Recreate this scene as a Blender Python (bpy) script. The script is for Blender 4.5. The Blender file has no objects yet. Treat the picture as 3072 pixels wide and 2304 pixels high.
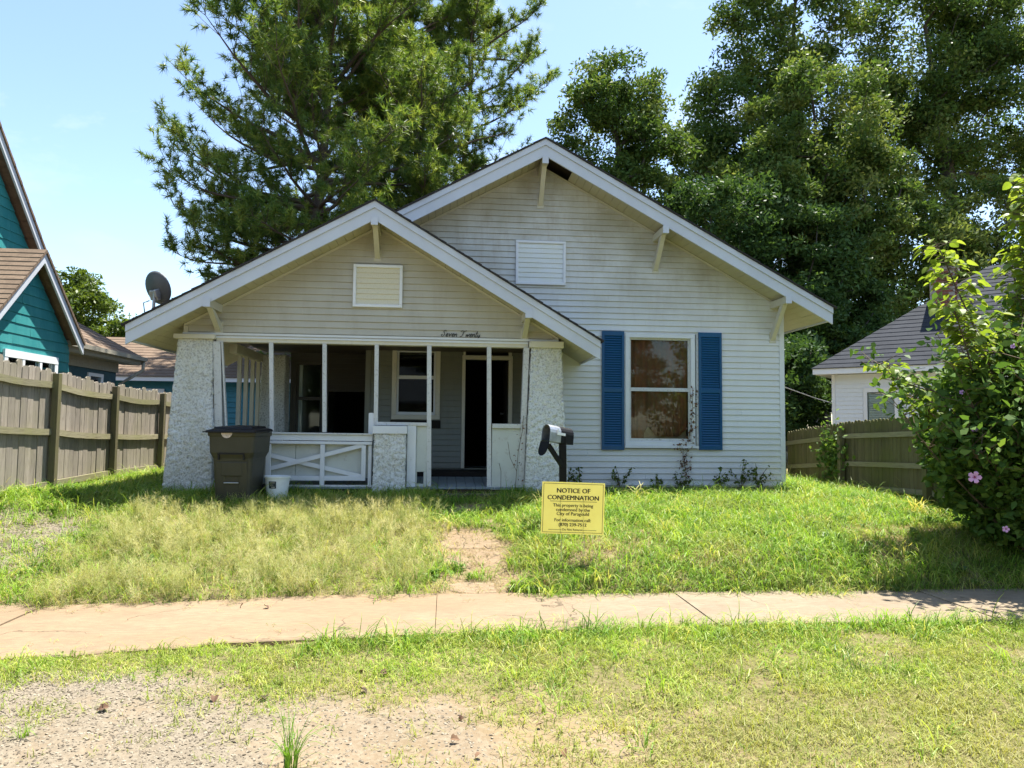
import bpy, math, random
import numpy as np
from mathutils import Vector, Matrix, noise
R = math.radians
random.seed(7)
RNG = np.random.default_rng(11)
scene = bpy.context.scene
COL = scene.collection

# ------------------------------------------------------------------ camera
EYE = 1.6
TH, PITCH, ROLL = R(5.2), R(3.4), R(0.57)
ax = Vector((math.sin(TH)*math.cos(PITCH), math.cos(TH)*math.cos(PITCH), math.sin(PITCH)))
rt = Vector((math.cos(TH), -math.sin(TH), 0))
up = rt.cross(ax)
cr = rt*math.cos(ROLL) + up*math.sin(ROLL)
cu = up*math.cos(ROLL) - rt*math.sin(ROLL)
cam_d = bpy.data.cameras.new('camera')
cam_d.sensor_width = 36.0
cam_d.lens = 36.0*720/1024
cam_d.clip_start = 0.05
cam_d.clip_end = 3000
cam = bpy.data.objects.new('camera', cam_d)
COL.objects.link(cam)
mw = Matrix((cr, cu, -ax)).transposed().to_4x4()
mw.translation = Vector((0, 0, EYE))
cam.matrix_world = mw
scene.camera = cam

# ------------------------------------------------------------------ world and sun
SUN = Vector((0.28, 0.23, 1.0)).normalized()
EL = math.asin(SUN.z)
AZ = math.atan2(SUN.x, SUN.y)
world = bpy.data.worlds.new('World')
scene.world = world
world.use_nodes = True
wn = world.node_tree
for n in list(wn.nodes):
    wn.nodes.remove(n)
w_out = wn.nodes.new('ShaderNodeOutputWorld')
w_bg = wn.nodes.new('ShaderNodeBackground')
w_sky = wn.nodes.new('ShaderNodeTexSky')
w_sky.sky_type = 'NISHITA'
w_sky.sun_disc = False
w_sky.sun_elevation = EL
w_sky.sun_rotation = AZ
w_sky.air_density = 1.0
w_sky.dust_density = 0.6
w_sky.ozone_density = 1.2
w_tc = wn.nodes.new('ShaderNodeTexCoord')
w_sep = wn.nodes.new('ShaderNodeSeparateXYZ')
wn.links.new(w_tc.outputs['Generated'], w_sep.inputs[0])
def wmath(op, a, b, clamp=False):
    m = wn.nodes.new('ShaderNodeMath'); m.operation = op; m.use_clamp = clamp
    for i, v in enumerate((a, b)):
        if isinstance(v, (int, float)): m.inputs[i].default_value = v
        else: wn.links.new(v, m.inputs[i])
    return m.outputs[0]
w_zc = wmath('ADD', wmath('MAXIMUM', w_sep.outputs[2], 0.0), 0.12)
w_u = wmath('DIVIDE', w_sep.outputs[0], w_zc)
w_v = wmath('DIVIDE', w_sep.outputs[1], w_zc)
w_cmb = wn.nodes.new('ShaderNodeCombineXYZ')
wn.links.new(w_u, w_cmb.inputs[0]); wn.links.new(w_v, w_cmb.inputs[1]); w_cmb.inputs[2].default_value = 1.7
w_nz = wn.nodes.new('ShaderNodeTexNoise')
w_nz.inputs['Scale'].default_value = 1.15
w_nz.inputs['Detail'].default_value = 9
w_nz.inputs['Roughness'].default_value = 0.6
w_nz.inputs['Distortion'].default_value = 0.35
wn.links.new(w_cmb.outputs[0], w_nz.inputs['Vector'])
w_rmp = wn.nodes.new('ShaderNodeMapRange')
w_rmp.inputs['From Min'].default_value = 0.52
w_rmp.inputs['From Max'].default_value = 0.80
w_rmp.inputs['To Max'].default_value = 0.75
wn.links.new(w_nz.outputs['Fac'], w_rmp.inputs['Value'])
w_mix = wn.nodes.new('ShaderNodeMix'); w_mix.data_type = 'RGBA'
w_lo = wn.nodes.new('ShaderNodeMapRange'); w_lo.inputs['From Min'].default_value = 0.18; w_lo.inputs['From Max'].default_value = 0.36; wn.links.new(w_sep.outputs[2], w_lo.inputs['Value'])
wn.links.new(wmath('MULTIPLY', w_rmp.outputs[0], w_lo.outputs[0]), w_mix.inputs['Factor'])
wn.links.new(w_sky.outputs[0], w_mix.inputs['A'])
w_mix.inputs['B'].default_value = (4.6, 4.7, 4.9, 1)
wn.links.new(w_mix.outputs['Result'], w_bg.inputs['Color'])
w_bg.inputs['Strength'].default_value = 0.105
wn.links.new(w_bg.outputs[0], w_out.inputs['Surface'])

sun_d = bpy.data.lights.new('sun', 'SUN')
sun_d.energy = 5.0
sun_d.angle = R(0.55)
sun_d.color = (1.0, 0.955, 0.88)
sun_o = bpy.data.objects.new('sun', sun_d)
COL.objects.link(sun_o)
sun_o.rotation_euler = (-SUN).to_track_quat('-Z', 'Y').to_euler()
sun_o.location = (20, 12, 60)

scene.view_settings.view_transform = 'Standard'
scene.view_settings.look = 'None'
scene.view_settings.exposure = 1.55
scene.view_settings.gamma = 1.0
scene.cycles.use_denoising = True
scene.cycles.max_bounces = 5
scene.cycles.diffuse_bounces = 3
scene.cycles.glossy_bounces = 3
scene.cycles.transmission_bounces = 4
scene.cycles.transparent_max_bounces = 8
scene.cycles.sample_clamp_indirect = 6

# ------------------------------------------------------------------ helpers
def tag(o, label=None, cat=None, group=None, kind=None):
    if label: o['label'] = label
    if cat: o['category'] = cat
    if group: o['group'] = group
    if kind: o['kind'] = kind
    return o

def empty(name, loc=(0, 0, 0), rz=0.0):
    o = bpy.data.objects.new(name, None)
    COL.objects.link(o)
    o.location = loc
    o.rotation_euler = (0, 0, rz)
    o.empty_display_size = 0.2
    return o

def link(name, me, mat=None, parent=None, smooth=False):
    if mat is not None and not me.materials:
        me.materials.append(mat)
    o = bpy.data.objects.new(name, me)
    COL.objects.link(o)
    if parent is not None: o.parent = parent
    if smooth: me.shade_smooth()
    return o

def npmesh(name, V, Fs, mat=None, tone=None):
    """V (n,3) array, Fs (m,k) array of one face size."""
    me = bpy.data.meshes.new(name)
    V = np.asarray(V, np.float32); Fs = np.asarray(Fs, np.int32)
    m, k = Fs.shape
    me.vertices.add(len(V)); me.vertices.foreach_set('co', V.ravel())
    me.loops.add(m*k); me.loops.foreach_set('vertex_index', Fs.ravel())
    me.polygons.add(m)
    me.polygons.foreach_set('loop_start', np.arange(0, m*k, k, dtype=np.int32))
    me.update(calc_edges=True)
    if tone is not None:
        a = me.attributes.new('tone', 'FLOAT', 'FACE')
        a.data.foreach_set('value', np.asarray(tone, np.float32))
    if mat: me.materials.append(mat)
    return me

class MB:
    def __init__(self): self.v = []; self.f = []
    def add(self, vs, fs):
        n = len(self.v); self.v += [tuple(p) for p in vs]; self.f += [tuple(i+n for i in f) for f in fs]; return self
    def box(self, x0, x1, y0, y1, z0, z1):
        return self.add([(x0,y0,z0),(x1,y0,z0),(x1,y1,z0),(x0,y1,z0),(x0,y0,z1),(x1,y0,z1),(x1,y1,z1),(x0,y1,z1)],
            [(0,3,2,1),(4,5,6,7),(0,1,5,4),(1,2,6,5),(2,3,7,6),(3,0,4,7)])
    def prism(self, poly, y0, y1):
        """poly of (x,z) counter-clockwise seen from -Y, extruded y0..y1"""
        n = len(poly)
        vs = [(x, y0, z) for x, z in poly] + [(x, y1, z) for x, z in poly]
        fs = [tuple(range(n)), tuple(range(2*n-1, n-1, -1))]
        fs += [(i, i+n, (i+1) % n + n, (i+1) % n) for i in range(n)]
        return self.add(vs, fs)
    def prismx(self, poly, x0, x1):
        """poly of (y,z), extruded along x"""
        n = len(poly)
        vs = [(x1, y, z) for y, z in poly] + [(x0, y, z) for y, z in poly]
        fs = [tuple(range(n)), tuple(range(2*n-1, n-1, -1))]
        fs += [(i, i+n, (i+1) % n + n, (i+1) % n) for i in range(n)]
        return self.add(vs, fs)
    def beam(self, p, q, w, h, upv=(0, 0, 1)):
        p = Vector(p); q = Vector(q); d = (q-p).normalized()
        s = d.cross(Vector(upv)).normalized(); u = s.cross(d).normalized()
        vs = []
        for c in (p, q):
            for a, b in ((-1,-1),(1,-1),(1,1),(-1,1)):
                vs.append(c + s*(a*w/2) + u*(b*h/2))
        return self.add(vs, [(3,2,1,0),(4,5,6,7),(0,1,5,4),(1,2,6,5),(2,3,7,6),(3,0,4,7)])
    def tube(self, pts, rads, n=6, cap=True):
        pts = [Vector(p) for p in pts]
        if not hasattr(rads, '__len__'): rads = [rads]*len(pts)
        base = len(self.v); ref = Vector((0.31, 0.77, 0.55)).normalized()
        for i, p in enumerate(pts):
            d = (pts[min(i+1, len(pts)-1)] - pts[max(i-1, 0)])
            if d.length < 1e-9: d = Vector((0, 0, 1))
            d.normalize()
            s = d.cross(ref)
            if s.length < 0.05: s = d.cross(Vector((1, 0, 0)))
            s.normalize(); u = d.cross(s)
            for k in range(n):
                a = 2*math.pi*k/n
                self.v.append(tuple(p + (s*math.cos(a) + u*math.sin(a))*rads[i]))
        for i in range(len(pts)-1):
            for k in range(n):
                a = base+i*n+k; b = base+i*n+(k+1) % n
                self.f.append((a, b, b+n, a+n))
        if cap:
            self.f.append(tuple(base+k for k in range(n-1, -1, -1)))
            self.f.append(tuple(base+(len(pts)-1)*n+k for k in range(n)))
        return self
    def loft(self, rings, close=True):
        base = len(self.v); n = len(rings[0])
        for r in rings: self.v += [tuple(p) for p in r]
        for i in range(len(rings)-1):
            for k in range(n):
                a = base+i*n+k; b = base+i*n+(k+1) % n
                self.f.append((a, b, b+n, a+n))
        if close:
            self.f.append(tuple(base+k for k in range(n-1, -1, -1)))
            self.f.append(tuple(base+(len(rings)-1)*n+k for k in range(n)))
        return self
    def mesh(self, name, mat=None):
        me = bpy.data.meshes.new(name)
        me.from_pydata(self.v, [], self.f); me.update()
        if mat: me.materials.append(mat)
        return me
    def build(self, name, mat, parent=None, smooth=False, bevel=0.0):
        o = link(name, self.mesh(name, mat), None, parent, smooth)
        if bevel:
            b = o.modifiers.new('bevel', 'BEVEL'); b.width = bevel; b.segments = 2; b.limit_method = 'ANGLE'; b.angle_limit = R(35)
        return o

# ------------------------------------------------------------------ materials
MATS = {}
class NT:
    def __init__(self, name):
        self.m = bpy.data.materials.new(name); self.m.use_nodes = True
        self.t = self.m.node_tree
        for n in list(self.t.nodes): self.t.nodes.remove(n)
        self.out = self.n('ShaderNodeOutputMaterial')
        MATS[name] = self.m
    def n(self, typ, **kw):
        nd = self.t.nodes.new(typ)
        for k, v in kw.items(): setattr(nd, k, v)
        return nd
    def l(self, a, b): self.t.links.new(a, b)
    def sv(self, sock, v):
        if isinstance(v, (int, float)): sock.default_value = v
        elif isinstance(v, tuple):
            sock.default_value = v if len(v) == len(sock.default_value) else tuple(v)+(1,)
        else: self.l(v, sock)
    def math(self, op, a, b=0.0, clamp=False):
        m = self.n('ShaderNodeMath', operation=op, use_clamp=clamp)
        self.sv(m.inputs[0], a); self.sv(m.inputs[1], b); return m.outputs[0]
    def mix(self, fac, a, b, blend='MIX'):
        m = self.n('ShaderNodeMix', data_type='RGBA', blend_type=blend)
        self.sv(m.inputs['Factor'], fac); self.sv(m.inputs['A'], a); self.sv(m.inputs['B'], b)
        return m.outputs['Result']
    def pos(self, scale=(1, 1, 1), rot=(0, 0, 0), kind='pos'):
        if kind == 'pos': o = self.n('ShaderNodeNewGeometry').outputs['Position']
        else: o = self.n('ShaderNodeTexCoord').outputs['Object']
        mp = self.n('ShaderNodeMapping'); mp.inputs['Scale'].default_value = scale; mp.inputs['Rotation'].default_value = rot
        self.l(o, mp.inputs['Vector']); return mp.outputs[0]
    def noise(self, scale, detail=4, rough=0.55, vec=None, dist=0.0):
        t = self.n('ShaderNodeTexNoise'); t.inputs['Scale'].default_value = scale
        t.inputs['Detail'].default_value = detail; t.inputs['Roughness'].default_value = rough; t.inputs['Distortion'].default_value = dist
        self.l(vec if vec is not None else self.pos(), t.inputs['Vector']); return t.outputs['Fac']
    def rng(self, v, a, b, c=0.0, d=1.0):
        m = self.n('ShaderNodeMapRange'); self.sv(m.inputs['Value'], v)
        for k, x in zip(('From Min', 'From Max', 'To Min', 'To Max'), (a, b, c, d)): m.inputs[k].default_value = x
        return m.outputs[0]
    def objrand(self): return self.n('ShaderNodeObjectInfo').outputs['Random']
    def attr(self, name): return self.n('ShaderNodeAttribute', attribute_name=name).outputs['Fac']
    def bump(self, h, strength=0.3, dist=0.01):
        b = self.n('ShaderNodeBump'); b.inputs['Strength'].default_value = strength; b.inputs['Distance'].default_value = dist
        self.l(h, b.inputs['Height']); return b.outputs[0]
    def principled(self, col, rough=0.6, bump=None, metallic=0.0, spec=0.5):
        p = self.n('ShaderNodeBsdfPrincipled')
        self.sv(p.inputs['Base Color'], col); self.sv(p.inputs['Roughness'], rough)
        p.inputs['Metallic'].default_value = metallic; p.inputs['Specular IOR Level'].default_value = spec
        if bump is not None: self.l(bump, p.inputs['Normal'])
        self.l(p.outputs[0], self.out.inputs['Surface']); return self.m

def leafy(name, cols, trans=0.35, rough=0.5, tone='attr', patch=None, spec=0.25, tint=(1.25, 1.2, 0.6)):
    t = NT(name)
    fac = t.attr('tone') if tone == 'attr' else t.objrand()
    rp = t.n('ShaderNodeValToRGB')
    el = rp.color_ramp.elements
    while len(el) < len(cols): el.new(0.5)
    for i, c in enumerate(cols):
        el[i].position = i/(len(cols)-1); el[i].color = tuple(c)+(1,)
    t.l(fac, rp.inputs[0])
    col = rp.outputs[0]
    if patch: col = patch(t, col)
    p = t.n('ShaderNodeBsdfPrincipled'); t.l(col, p.inputs['Base Color']); p.inputs['Roughness'].default_value = rough
    p.inputs['Specular IOR Level'].default_value = spec
    tr = t.n('ShaderNodeBsdfTranslucent')
    t.l(t.mix(1.0, col, tint, 'MULTIPLY'), tr.inputs['Color'])
    ms = t.n('ShaderNodeMixShader'); ms.inputs[0].default_value = trans
    t.l(p.outputs[0], ms.inputs[1]); t.l(tr.outputs[0], ms.inputs[2]); t.l(ms.outputs[0], t.out.inputs['Surface'])
    return t.m

def siding_mat(name, base, dirt, grime, stain=0.5, zband=None):
    t = NT(name)
    v = t.objrand()
    c = t.mix(t.rng(v, 0, 1, 0, 0.16), base, tuple(x*0.86 for x in base))
    n1 = t.noise(0.8, 6, 0.62, t.pos((1, 1, 1.3)))
    m1 = t.math('MULTIPLY', t.rng(n1, 0.40, 0.68), stain)
    n2 = t.noise(6, 6, 0.7, t.pos((1.0, 1, 0.22)))
    m2 = t.math('MULTIPLY', t.rng(n2, 0.48, 0.75), 0.5*stain)
    if zband:
        sz = t.n('ShaderNodeSeparateXYZ'); t.l(t.pos(), sz.inputs[0])
        zz = t.math('ADD', sz.outputs[2], t.math('MULTIPLY', t.noise(0.6, 3), 2.2))
        k = t.rng(zz, zband[0], zband[1], 0.16, 1.0)
        m1 = t.math('MULTIPLY', m1, k); m2 = t.math('MULTIPLY', m2, k)
    if zband:
        m1 = t.math('ADD', m1, t.rng(k, 0.16, 1.0, 0.0, 0.42), True)
    c = t.mix(m1, c, dirt)
    c = t.mix(m2, c, grime)
    n3 = t.noise(90, 3, 0.6)
    c = t.mix(t.rng(n3, 0.60, 0.76, 0, 0.2), c, tuple(x*0.6 for x in grime))
    b = t.bump(t.noise(30, 3, 0.5, t.pos((0.25, 1, 4))), 0.12, 0.004)
    return t.principled(c, 0.42, b, spec=0.35)

siding_mat('siding_main', (0.71, 0.715, 0.68), (0.45, 0.43, 0.35), (0.33, 0.26, 0.17), 0.95, (4.3, 5.8))
siding_mat('siding_porch', (0.50, 0.475, 0.385), (0.39, 0.355, 0.27), (0.32, 0.26, 0.17), 0.6)  # warm tan of its own, deepened with eave shade in the base colour
siding_mat('siding_shaded', (0.20, 0.205, 0.155), (0.19, 0.185, 0.14), (0.13, 0.12, 0.085), 0.7)  # white siding darkened: porch shade is put into the base colour
siding_mat('siding_white', (0.74, 0.77, 0.80), (0.66, 0.68, 0.70), (0.55, 0.55, 0.55), 0.3)

def paint(name, base, peel=(0.30, 0.27, 0.22), amt=0.35, rough=0.5, scale=18, grime=0.4):
    t = NT(name)
    n = t.noise(scale, 8, 0.72)
    c = t.mix(t.rng(t.noise(1.7, 5, 0.6), 0.4, 0.75, 0, grime), base, tuple(x*0.68 for x in base))
    c = t.mix(t.rng(n, 0.62-0.12*amt, 0.68, 0, min(1.0, amt*1.6)), c, peel)
    c = t.mix(t.rng(t.objrand(), 0, 1, 0, 0.15), c, tuple(x*0.8 for x in base))
    b = t.bump(n, 0.35, 0.004)
    return t.principled(c, rough, b, spec=0.4)
paint('trim_white', (0.70, 0.715, 0.71), amt=0.16)
paint('trim_peel', (0.60, 0.60, 0.56), amt=0.62, scale=26)
paint('trim_cream', (0.64, 0.60, 0.47), amt=0.25)
paint('fascia_white', (0.56, 0.59, 0.63), (0.45, 0.46, 0.45), amt=0.22, scale=38, rough=0.42)
paint('bracket_cream', (0.58, 0.55, 0.43), amt=0.2)
paint('panel_white', (0.54, 0.56, 0.50), (0.34, 0.31, 0.25), amt=0.4, scale=9, grime=0.7)
paint('blue_shutter', (0.008, 0.082, 0.19), (0.30, 0.36, 0.42), amt=0.10, rough=0.38, scale=30, grime=0.5)
paint('soffit_tan', (0.50, 0.46, 0.31), (0.30, 0.26, 0.17), amt=0.2, scale=7)
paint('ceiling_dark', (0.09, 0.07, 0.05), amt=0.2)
paint('recess_shade', (0.075, 0.068, 0.05), (0.03, 0.025, 0.02), amt=0.3)  # shade of the recess painted into its wall and window frames
paint('white_plain', (0.78, 0.79, 0.80), amt=0.03, grime=0.2)
paint('floor_grey', (0.20, 0.24, 0.25), (0.10, 0.11, 0.10), amt=0.4, scale=6)

def simple(name, col, rough=0.5, metallic=0.0, spec=0.5, var=0.2, scale=12, bump=0.0):
    t = NT(name)
    n = t.noise(scale, 6, 0.6)
    c = t.mix(t.rng(n, 0.35, 0.7, 0, 1), col, tuple(x*(1-var) for x in col))
    return t.principled(c, rough, t.bump(n, bump, 0.005) if bump else None, metallic, spec)
simple('interior_dark', (0.03, 0.026, 0.022), 0.95, spec=0.1)
simple('black_metal', (0.006, 0.006, 0.007), 0.6, spec=0.2, var=0.3)
simple('mail_grey', (0.42, 0.44, 0.46), 0.38, 0.6, var=0.3)
simple('dish_grey', (0.085, 0.088, 0.088), 0.5, var=0.2)
simple('steel', (0.42, 0.42, 0.42), 0.4, 0.7)
simple('bin_brown', (0.060, 0.056, 0.038), 0.5, spec=0.3, var=0.22, scale=4)
simple('bin_lid', (0.010, 0.010, 0.012), 0.5, spec=0.3, var=0.3)
simple('bucket_white', (0.72, 0.75, 0.73), 0.4, var=0.1)
simple('label_dark', (0.02, 0.035, 0.04), 0.5)
simple('sign_yellow', (0.88, 0.78, 0.23), 0.45, var=0.07, scale=3)
t = NT('sign_yellow')
n = t.noise(3, 5, .6); c = t.mix(t.rng(n, .35, .7, 0, 1), (0.86, 0.76, 0.20), (0.80, 0.68, 0.16))
p = t.n('ShaderNodeBsdfPrincipled'); t.l(c, p.inputs['Base Color']); p.inputs['Roughness'].default_value = .4
tl = t.n('ShaderNodeBsdfTranslucent'); t.l(c, tl.inputs['Color']); ms_ = t.n('ShaderNodeMixShader'); ms_.inputs[0].default_value = .42
t.l(p.outputs[0], ms_.inputs[1]); t.l(tl.outputs[0], ms_.inputs[2]); t.l(ms_.outputs[0], t.out.inputs['Surface'])
simple('ink_black', (0.012, 0.011, 0.012), 0.6)
simple('letters_dark', (0.03, 0.032, 0.028), 0.5)
simple('step_brown', (0.16, 0.12, 0.085), 0.9, var=0.5, bump=0.4)
simple('asphalt', (0.06, 0.06, 0.062), 0.9, var=0.35, scale=60, bump=0.3)
simple('brick_red', (0.26, 0.085, 0.055), 0.85, var=0.4, scale=30, bump=0.3)
simple('mortar', (0.36, 0.32, 0.28), 0.9)
simple('sticker', (0.75, 0.62, 0.60), 0.4, var=0.5, scale=60)
simple('cardboard', (0.62, 0.43, 0.26), 0.85, var=0.3)
simple('petal', (0.62, 0.34, 0.60), 0.55, var=0.2)
simple('petal_heart', (0.36, 0.03, 0.12), 0.6)
simple('gutter', (0.34, 0.31, 0.24), 0.5)

t = NT('stucco')
n1 = t.noise(38, 6, 0.62); n2 = t.noise(2.2, 5, 0.6, t.pos((1, 1, 0.6)))
c = t.mix(t.rng(n2, 0.42, 0.72, 0, 0.55), (0.72, 0.73, 0.69), (0.56, 0.54, 0.42))
c = t.mix(t.rng(n1, 0.36, 0.52, 0.75, 0), c, (0.30, 0.29, 0.25))
t.principled(c, 0.85, t.bump(n1, 1.0, 0.02), spec=0.2)

t = NT('glass')
p = t.n('ShaderNodeBsdfPrincipled'); p.inputs['Base Color'].default_value = (0.02, 0.022, 0.02, 1)
p.inputs['Roughness'].default_value = 0.03; p.inputs['Specular IOR Level'].default_value = 0.5
tr = t.n('ShaderNodeBsdfTransparent'); tr.inputs[0].default_value = (0.86, 0.9, 0.88, 1)
gl = t.n('ShaderNodeBsdfGlossy'); gl.inputs['Roughness'].default_value = 0.02; gl.inputs['Color'].default_value = (0.9, 0.95, 0.95, 1)
fr = t.n('ShaderNodeFresnel'); fr.inputs['IOR'].default_value = 1.36
dn = t.n('ShaderNodeMixShader')
t.l(fr.outputs[0], dn.inputs[0]); t.l(tr.outputs[0], dn.inputs[1]); t.l(gl.outputs[0], dn.inputs[2])
dd = t.n('ShaderNodeBsdfDiffuse'); dd.inputs[0].default_value = (0.30, 0.28, 0.24, 1)
m2 = t.n('ShaderNodeMixShader'); t.l(t.rng(t.noise(5, 6, 0.7), 0.5, 0.8, 0.0, 0.04), m2.inputs[0])
t.l(dn.outputs[0], m2.inputs[1]); t.l(dd.outputs[0], m2.inputs[2]); t.l(m2.outputs[0], t.out.inputs['Surface'])

t = NT('curtain')
n1 = t.noise(9, 6, 0.6, t.pos((1, 1, 0.35))); n2 = t.noise(46, 4, 0.6)
c = t.mix(t.rng(n1, 0.35, 0.7), (0.33, 0.115, 0.06), (0.21, 0.12, 0.06))
c = t.mix(t.rng(n2, 0.6, 0.7, 0, 0.6), c, (0.30, 0.22, 0.14))
t.principled(c, 0.9, None, spec=0.1)

def wood(name, a, b, dark, moss=None, moss_amt=0.3, axis='z'):
    t = NT(name)
    sc = {'z': (9, 9, 0.55), 'y': (9, 0.55, 9), 'x': (0.55, 9, 9)}[axis]
    off = t.math('MULTIPLY', t.objrand(), 37.0)
    ad = t.n('ShaderNodeVectorMath', operation='ADD')
    t.l(t.pos(sc), ad.inputs[0])
    cb = t.n('ShaderNodeCombineXYZ')
    for i in range(3): t.l(off, cb.inputs[i])
    t.l(cb.outputs[0], ad.inputs[1])
    n1 = t.noise(2.2, 8, 0.66, ad.outputs[0], 0.6)
    n2 = t.noise(9.0, 5, 0.6, ad.outputs[0])
    c = t.mix(t.rng(n1, 0.34, 0.66), a, b)
    c = t.mix(t.rng(t.objrand(), 0, 1, 0, 0.85), c, tuple(x*0.55 for x in a))
    c = t.mix(t.rng(n2, 0.52, 0.7, 0, 0.75), c, dark)
    if moss:
        c = t.mix(t.rng(t.noise(1.3, 5, 0.65), 0.42, 0.66, 0, moss_amt), c, moss)
    return t.principled(c, 0.85, t.bump(n2, 0.5, 0.006), spec=0.2)
wood('fence_grey', (0.37, 0.325, 0.265), (0.25, 0.215, 0.17), (0.08, 0.065, 0.05), (0.20, 0.19, 0.10), 0.35)
wood('fence_rail', (0.33, 0.30, 0.19), (0.26, 0.23, 0.14), (0.12, 0.10, 0.06), (0.22, 0.22, 0.08), 0.5, 'y')
wood('fence_post', (0.17, 0.15, 0.085), (0.12, 0.10, 0.06), (0.05, 0.04, 0.025), (0.15, 0.15, 0.05), 0.5)
wood('fence_green', (0.18, 0.16, 0.08), (0.13, 0.11, 0.055), (0.06, 0.05, 0.024), (0.115, 0.125, 0.03), 0.6)
wood('bark_pine', (0.13, 0.10, 0.08), (0.09, 0.07, 0.055), (0.03, 0.025, 0.02))
wood('bark_oak', (0.11, 0.095, 0.08), (0.075, 0.065, 0.055), (0.03, 0.026, 0.022))
wood('twig', (0.16, 0.12, 0.08), (0.12, 0.09, 0.06), (0.05, 0.04, 0.03))

def shingle_mat(name, a, b, rows_axis):
    t = NT(name)
    n = t.noise(26, 4, 0.6); v = t.objrand()
    vo = t.n('ShaderNodeTexVoronoi'); vo.inputs['Scale'].default_value = 1.0
    t.l(t.pos((4.2, 4.2, 7.0)), vo.inputs['Vector'])
    c = t.mix(t.rng(n, 0.35, 0.7), a, b)
    sp = t.n('ShaderNodeSeparateColor'); t.l(vo.outputs['Color'], sp.inputs[0])
    c = t.mix(t.rng(sp.outputs[0], 0, 1, 0, 0.4), c, tuple(x*0.55 for x in b))
    return t.principled(c, 0.9, t.bump(n, 0.4, 0.006), spec=0.15)
shingle_mat('shingle_black', (0.05, 0.045, 0.042), (0.03, 0.028, 0.027), 'x')
shingle_mat('shingle_brown', (0.20, 0.145, 0.10), (0.14, 0.10, 0.072), 'x')
shingle_mat('shingle_grey', (0.046, 0.051, 0.060), (0.032, 0.036, 0.043), 'x')

t = NT('teal_shingle')
n1 = t.noise(3.0, 6, 0.65, t.pos((1, 1.6, 0.4))); n2 = t.noise(30, 4, 0.6, t.pos((1, 1, 0.12)))
c = t.mix(t.rng(n1, 0.38, 0.7), (0.022, 0.20, 0.205), (0.045, 0.26, 0.25))
c = t.mix(t.rng(n2, 0.55, 0.78, 0, 0.3), c, (0.16, 0.33, 0.31))
c = t.mix(t.rng(t.objrand(), 0, 1, 0, 0.25), c, (0.012, 0.13, 0.14))
t.principled(c, 0.6, t.bump(n2, 0.3, 0.004), spec=0.3)
simple('teal_dark', (0.012, 0.075, 0.10), 0.6, var=0.3)
simple('teal_far', (0.03, 0.19, 0.24), 0.6, var=0.2)

# ------------------------------------------------------------------ ground
def ss(a, b, x):
    t = min(1.0, max(0.0, (x-a)/(b-a))); return t*t*(3-2*t)
def lerp(a, b, t): return a+(b-a)*t
def walk_near(x):
    return float(np.interp(x, [-9, -5, -3, -1.55, 0.16, 2.1, 5, 9], [4.75, 5.0, 5.29, 5.56, 5.74, 5.86, 5.86, 5.86]))
def walk_far(x):
    return float(np.interp(x, [-9, -3.8, -2.7, -1.1, 0.2, 1.5, 9], [6.72, 6.78, 6.86, 7.02, 7.06, 7.02, 7.0]))
def fnoise(x, y, s=1.0, seed=0.0): return noise.noise(Vector((x*s+seed, y*s-seed, seed*0.37)))
def gz(x, y):
    wn_, wf = walk_near(x), walk_far(x)
    if y < wn_:
        d = wn_-y
        z = -0.02 - 0.05*ss(0.0, 2.2, d) + 0.012*fnoise(x, y, 2.0, 3.0)
        if y < 2.2: z -= 0.06*ss(0, 1.2, 2.2-y)
        return z
    if y <= wf: return -0.05
    d = y-wf
    left = np.interp(d, [0, 0.5, 3.6, 6, 40], [0.0, 0.06, 0.56, 0.60, 0.60])
    right = np.interp(d, [0, 0.12, 0.6, 1.6, 3.2, 6, 40], [0.0, 0.07, 0.26, 0.40, 0.56, 0.58, 0.58])
    path = np.interp(d, [0, 3.4, 6, 40], [0.0, 0.52, 0.6, 0.6])
    t = ss(0.6, 1.5, x)
    z = lerp(left, right, t)
    pw = ss(-0.45, 0.0, x)*(1-ss(0.7, 1.1, x))
    z = lerp(z, path-0.03, pw)
    if d < 10: z += 0.03*fnoise(x, y, 0.9, 5.0)*ss(0, 0.6, d)
    z += 0.15*ss(-4.6, -5.6, x)*ss(4.2, 3.0, d)*ss(0, 2.0, d)
    return float(z)

def dense_axis(lo, hi, step, far_lo, far_hi):
    a = list(np.arange(lo, hi+1e-6, step))
    s = step*2; v = lo
    while v > far_lo: v -= s; s *= 1.55; a.insert(0, max(v, far_lo))
    s = step*2; v = a[-1]
    while v < far_hi: v += s; s *= 1.55; a.append(min(v, far_hi))
    return a
gx = dense_axis(-8, 9, 0.1, -900, 900)
gy = dense_axis(2.0, 15, 0.1, -700, 1500)
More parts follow.
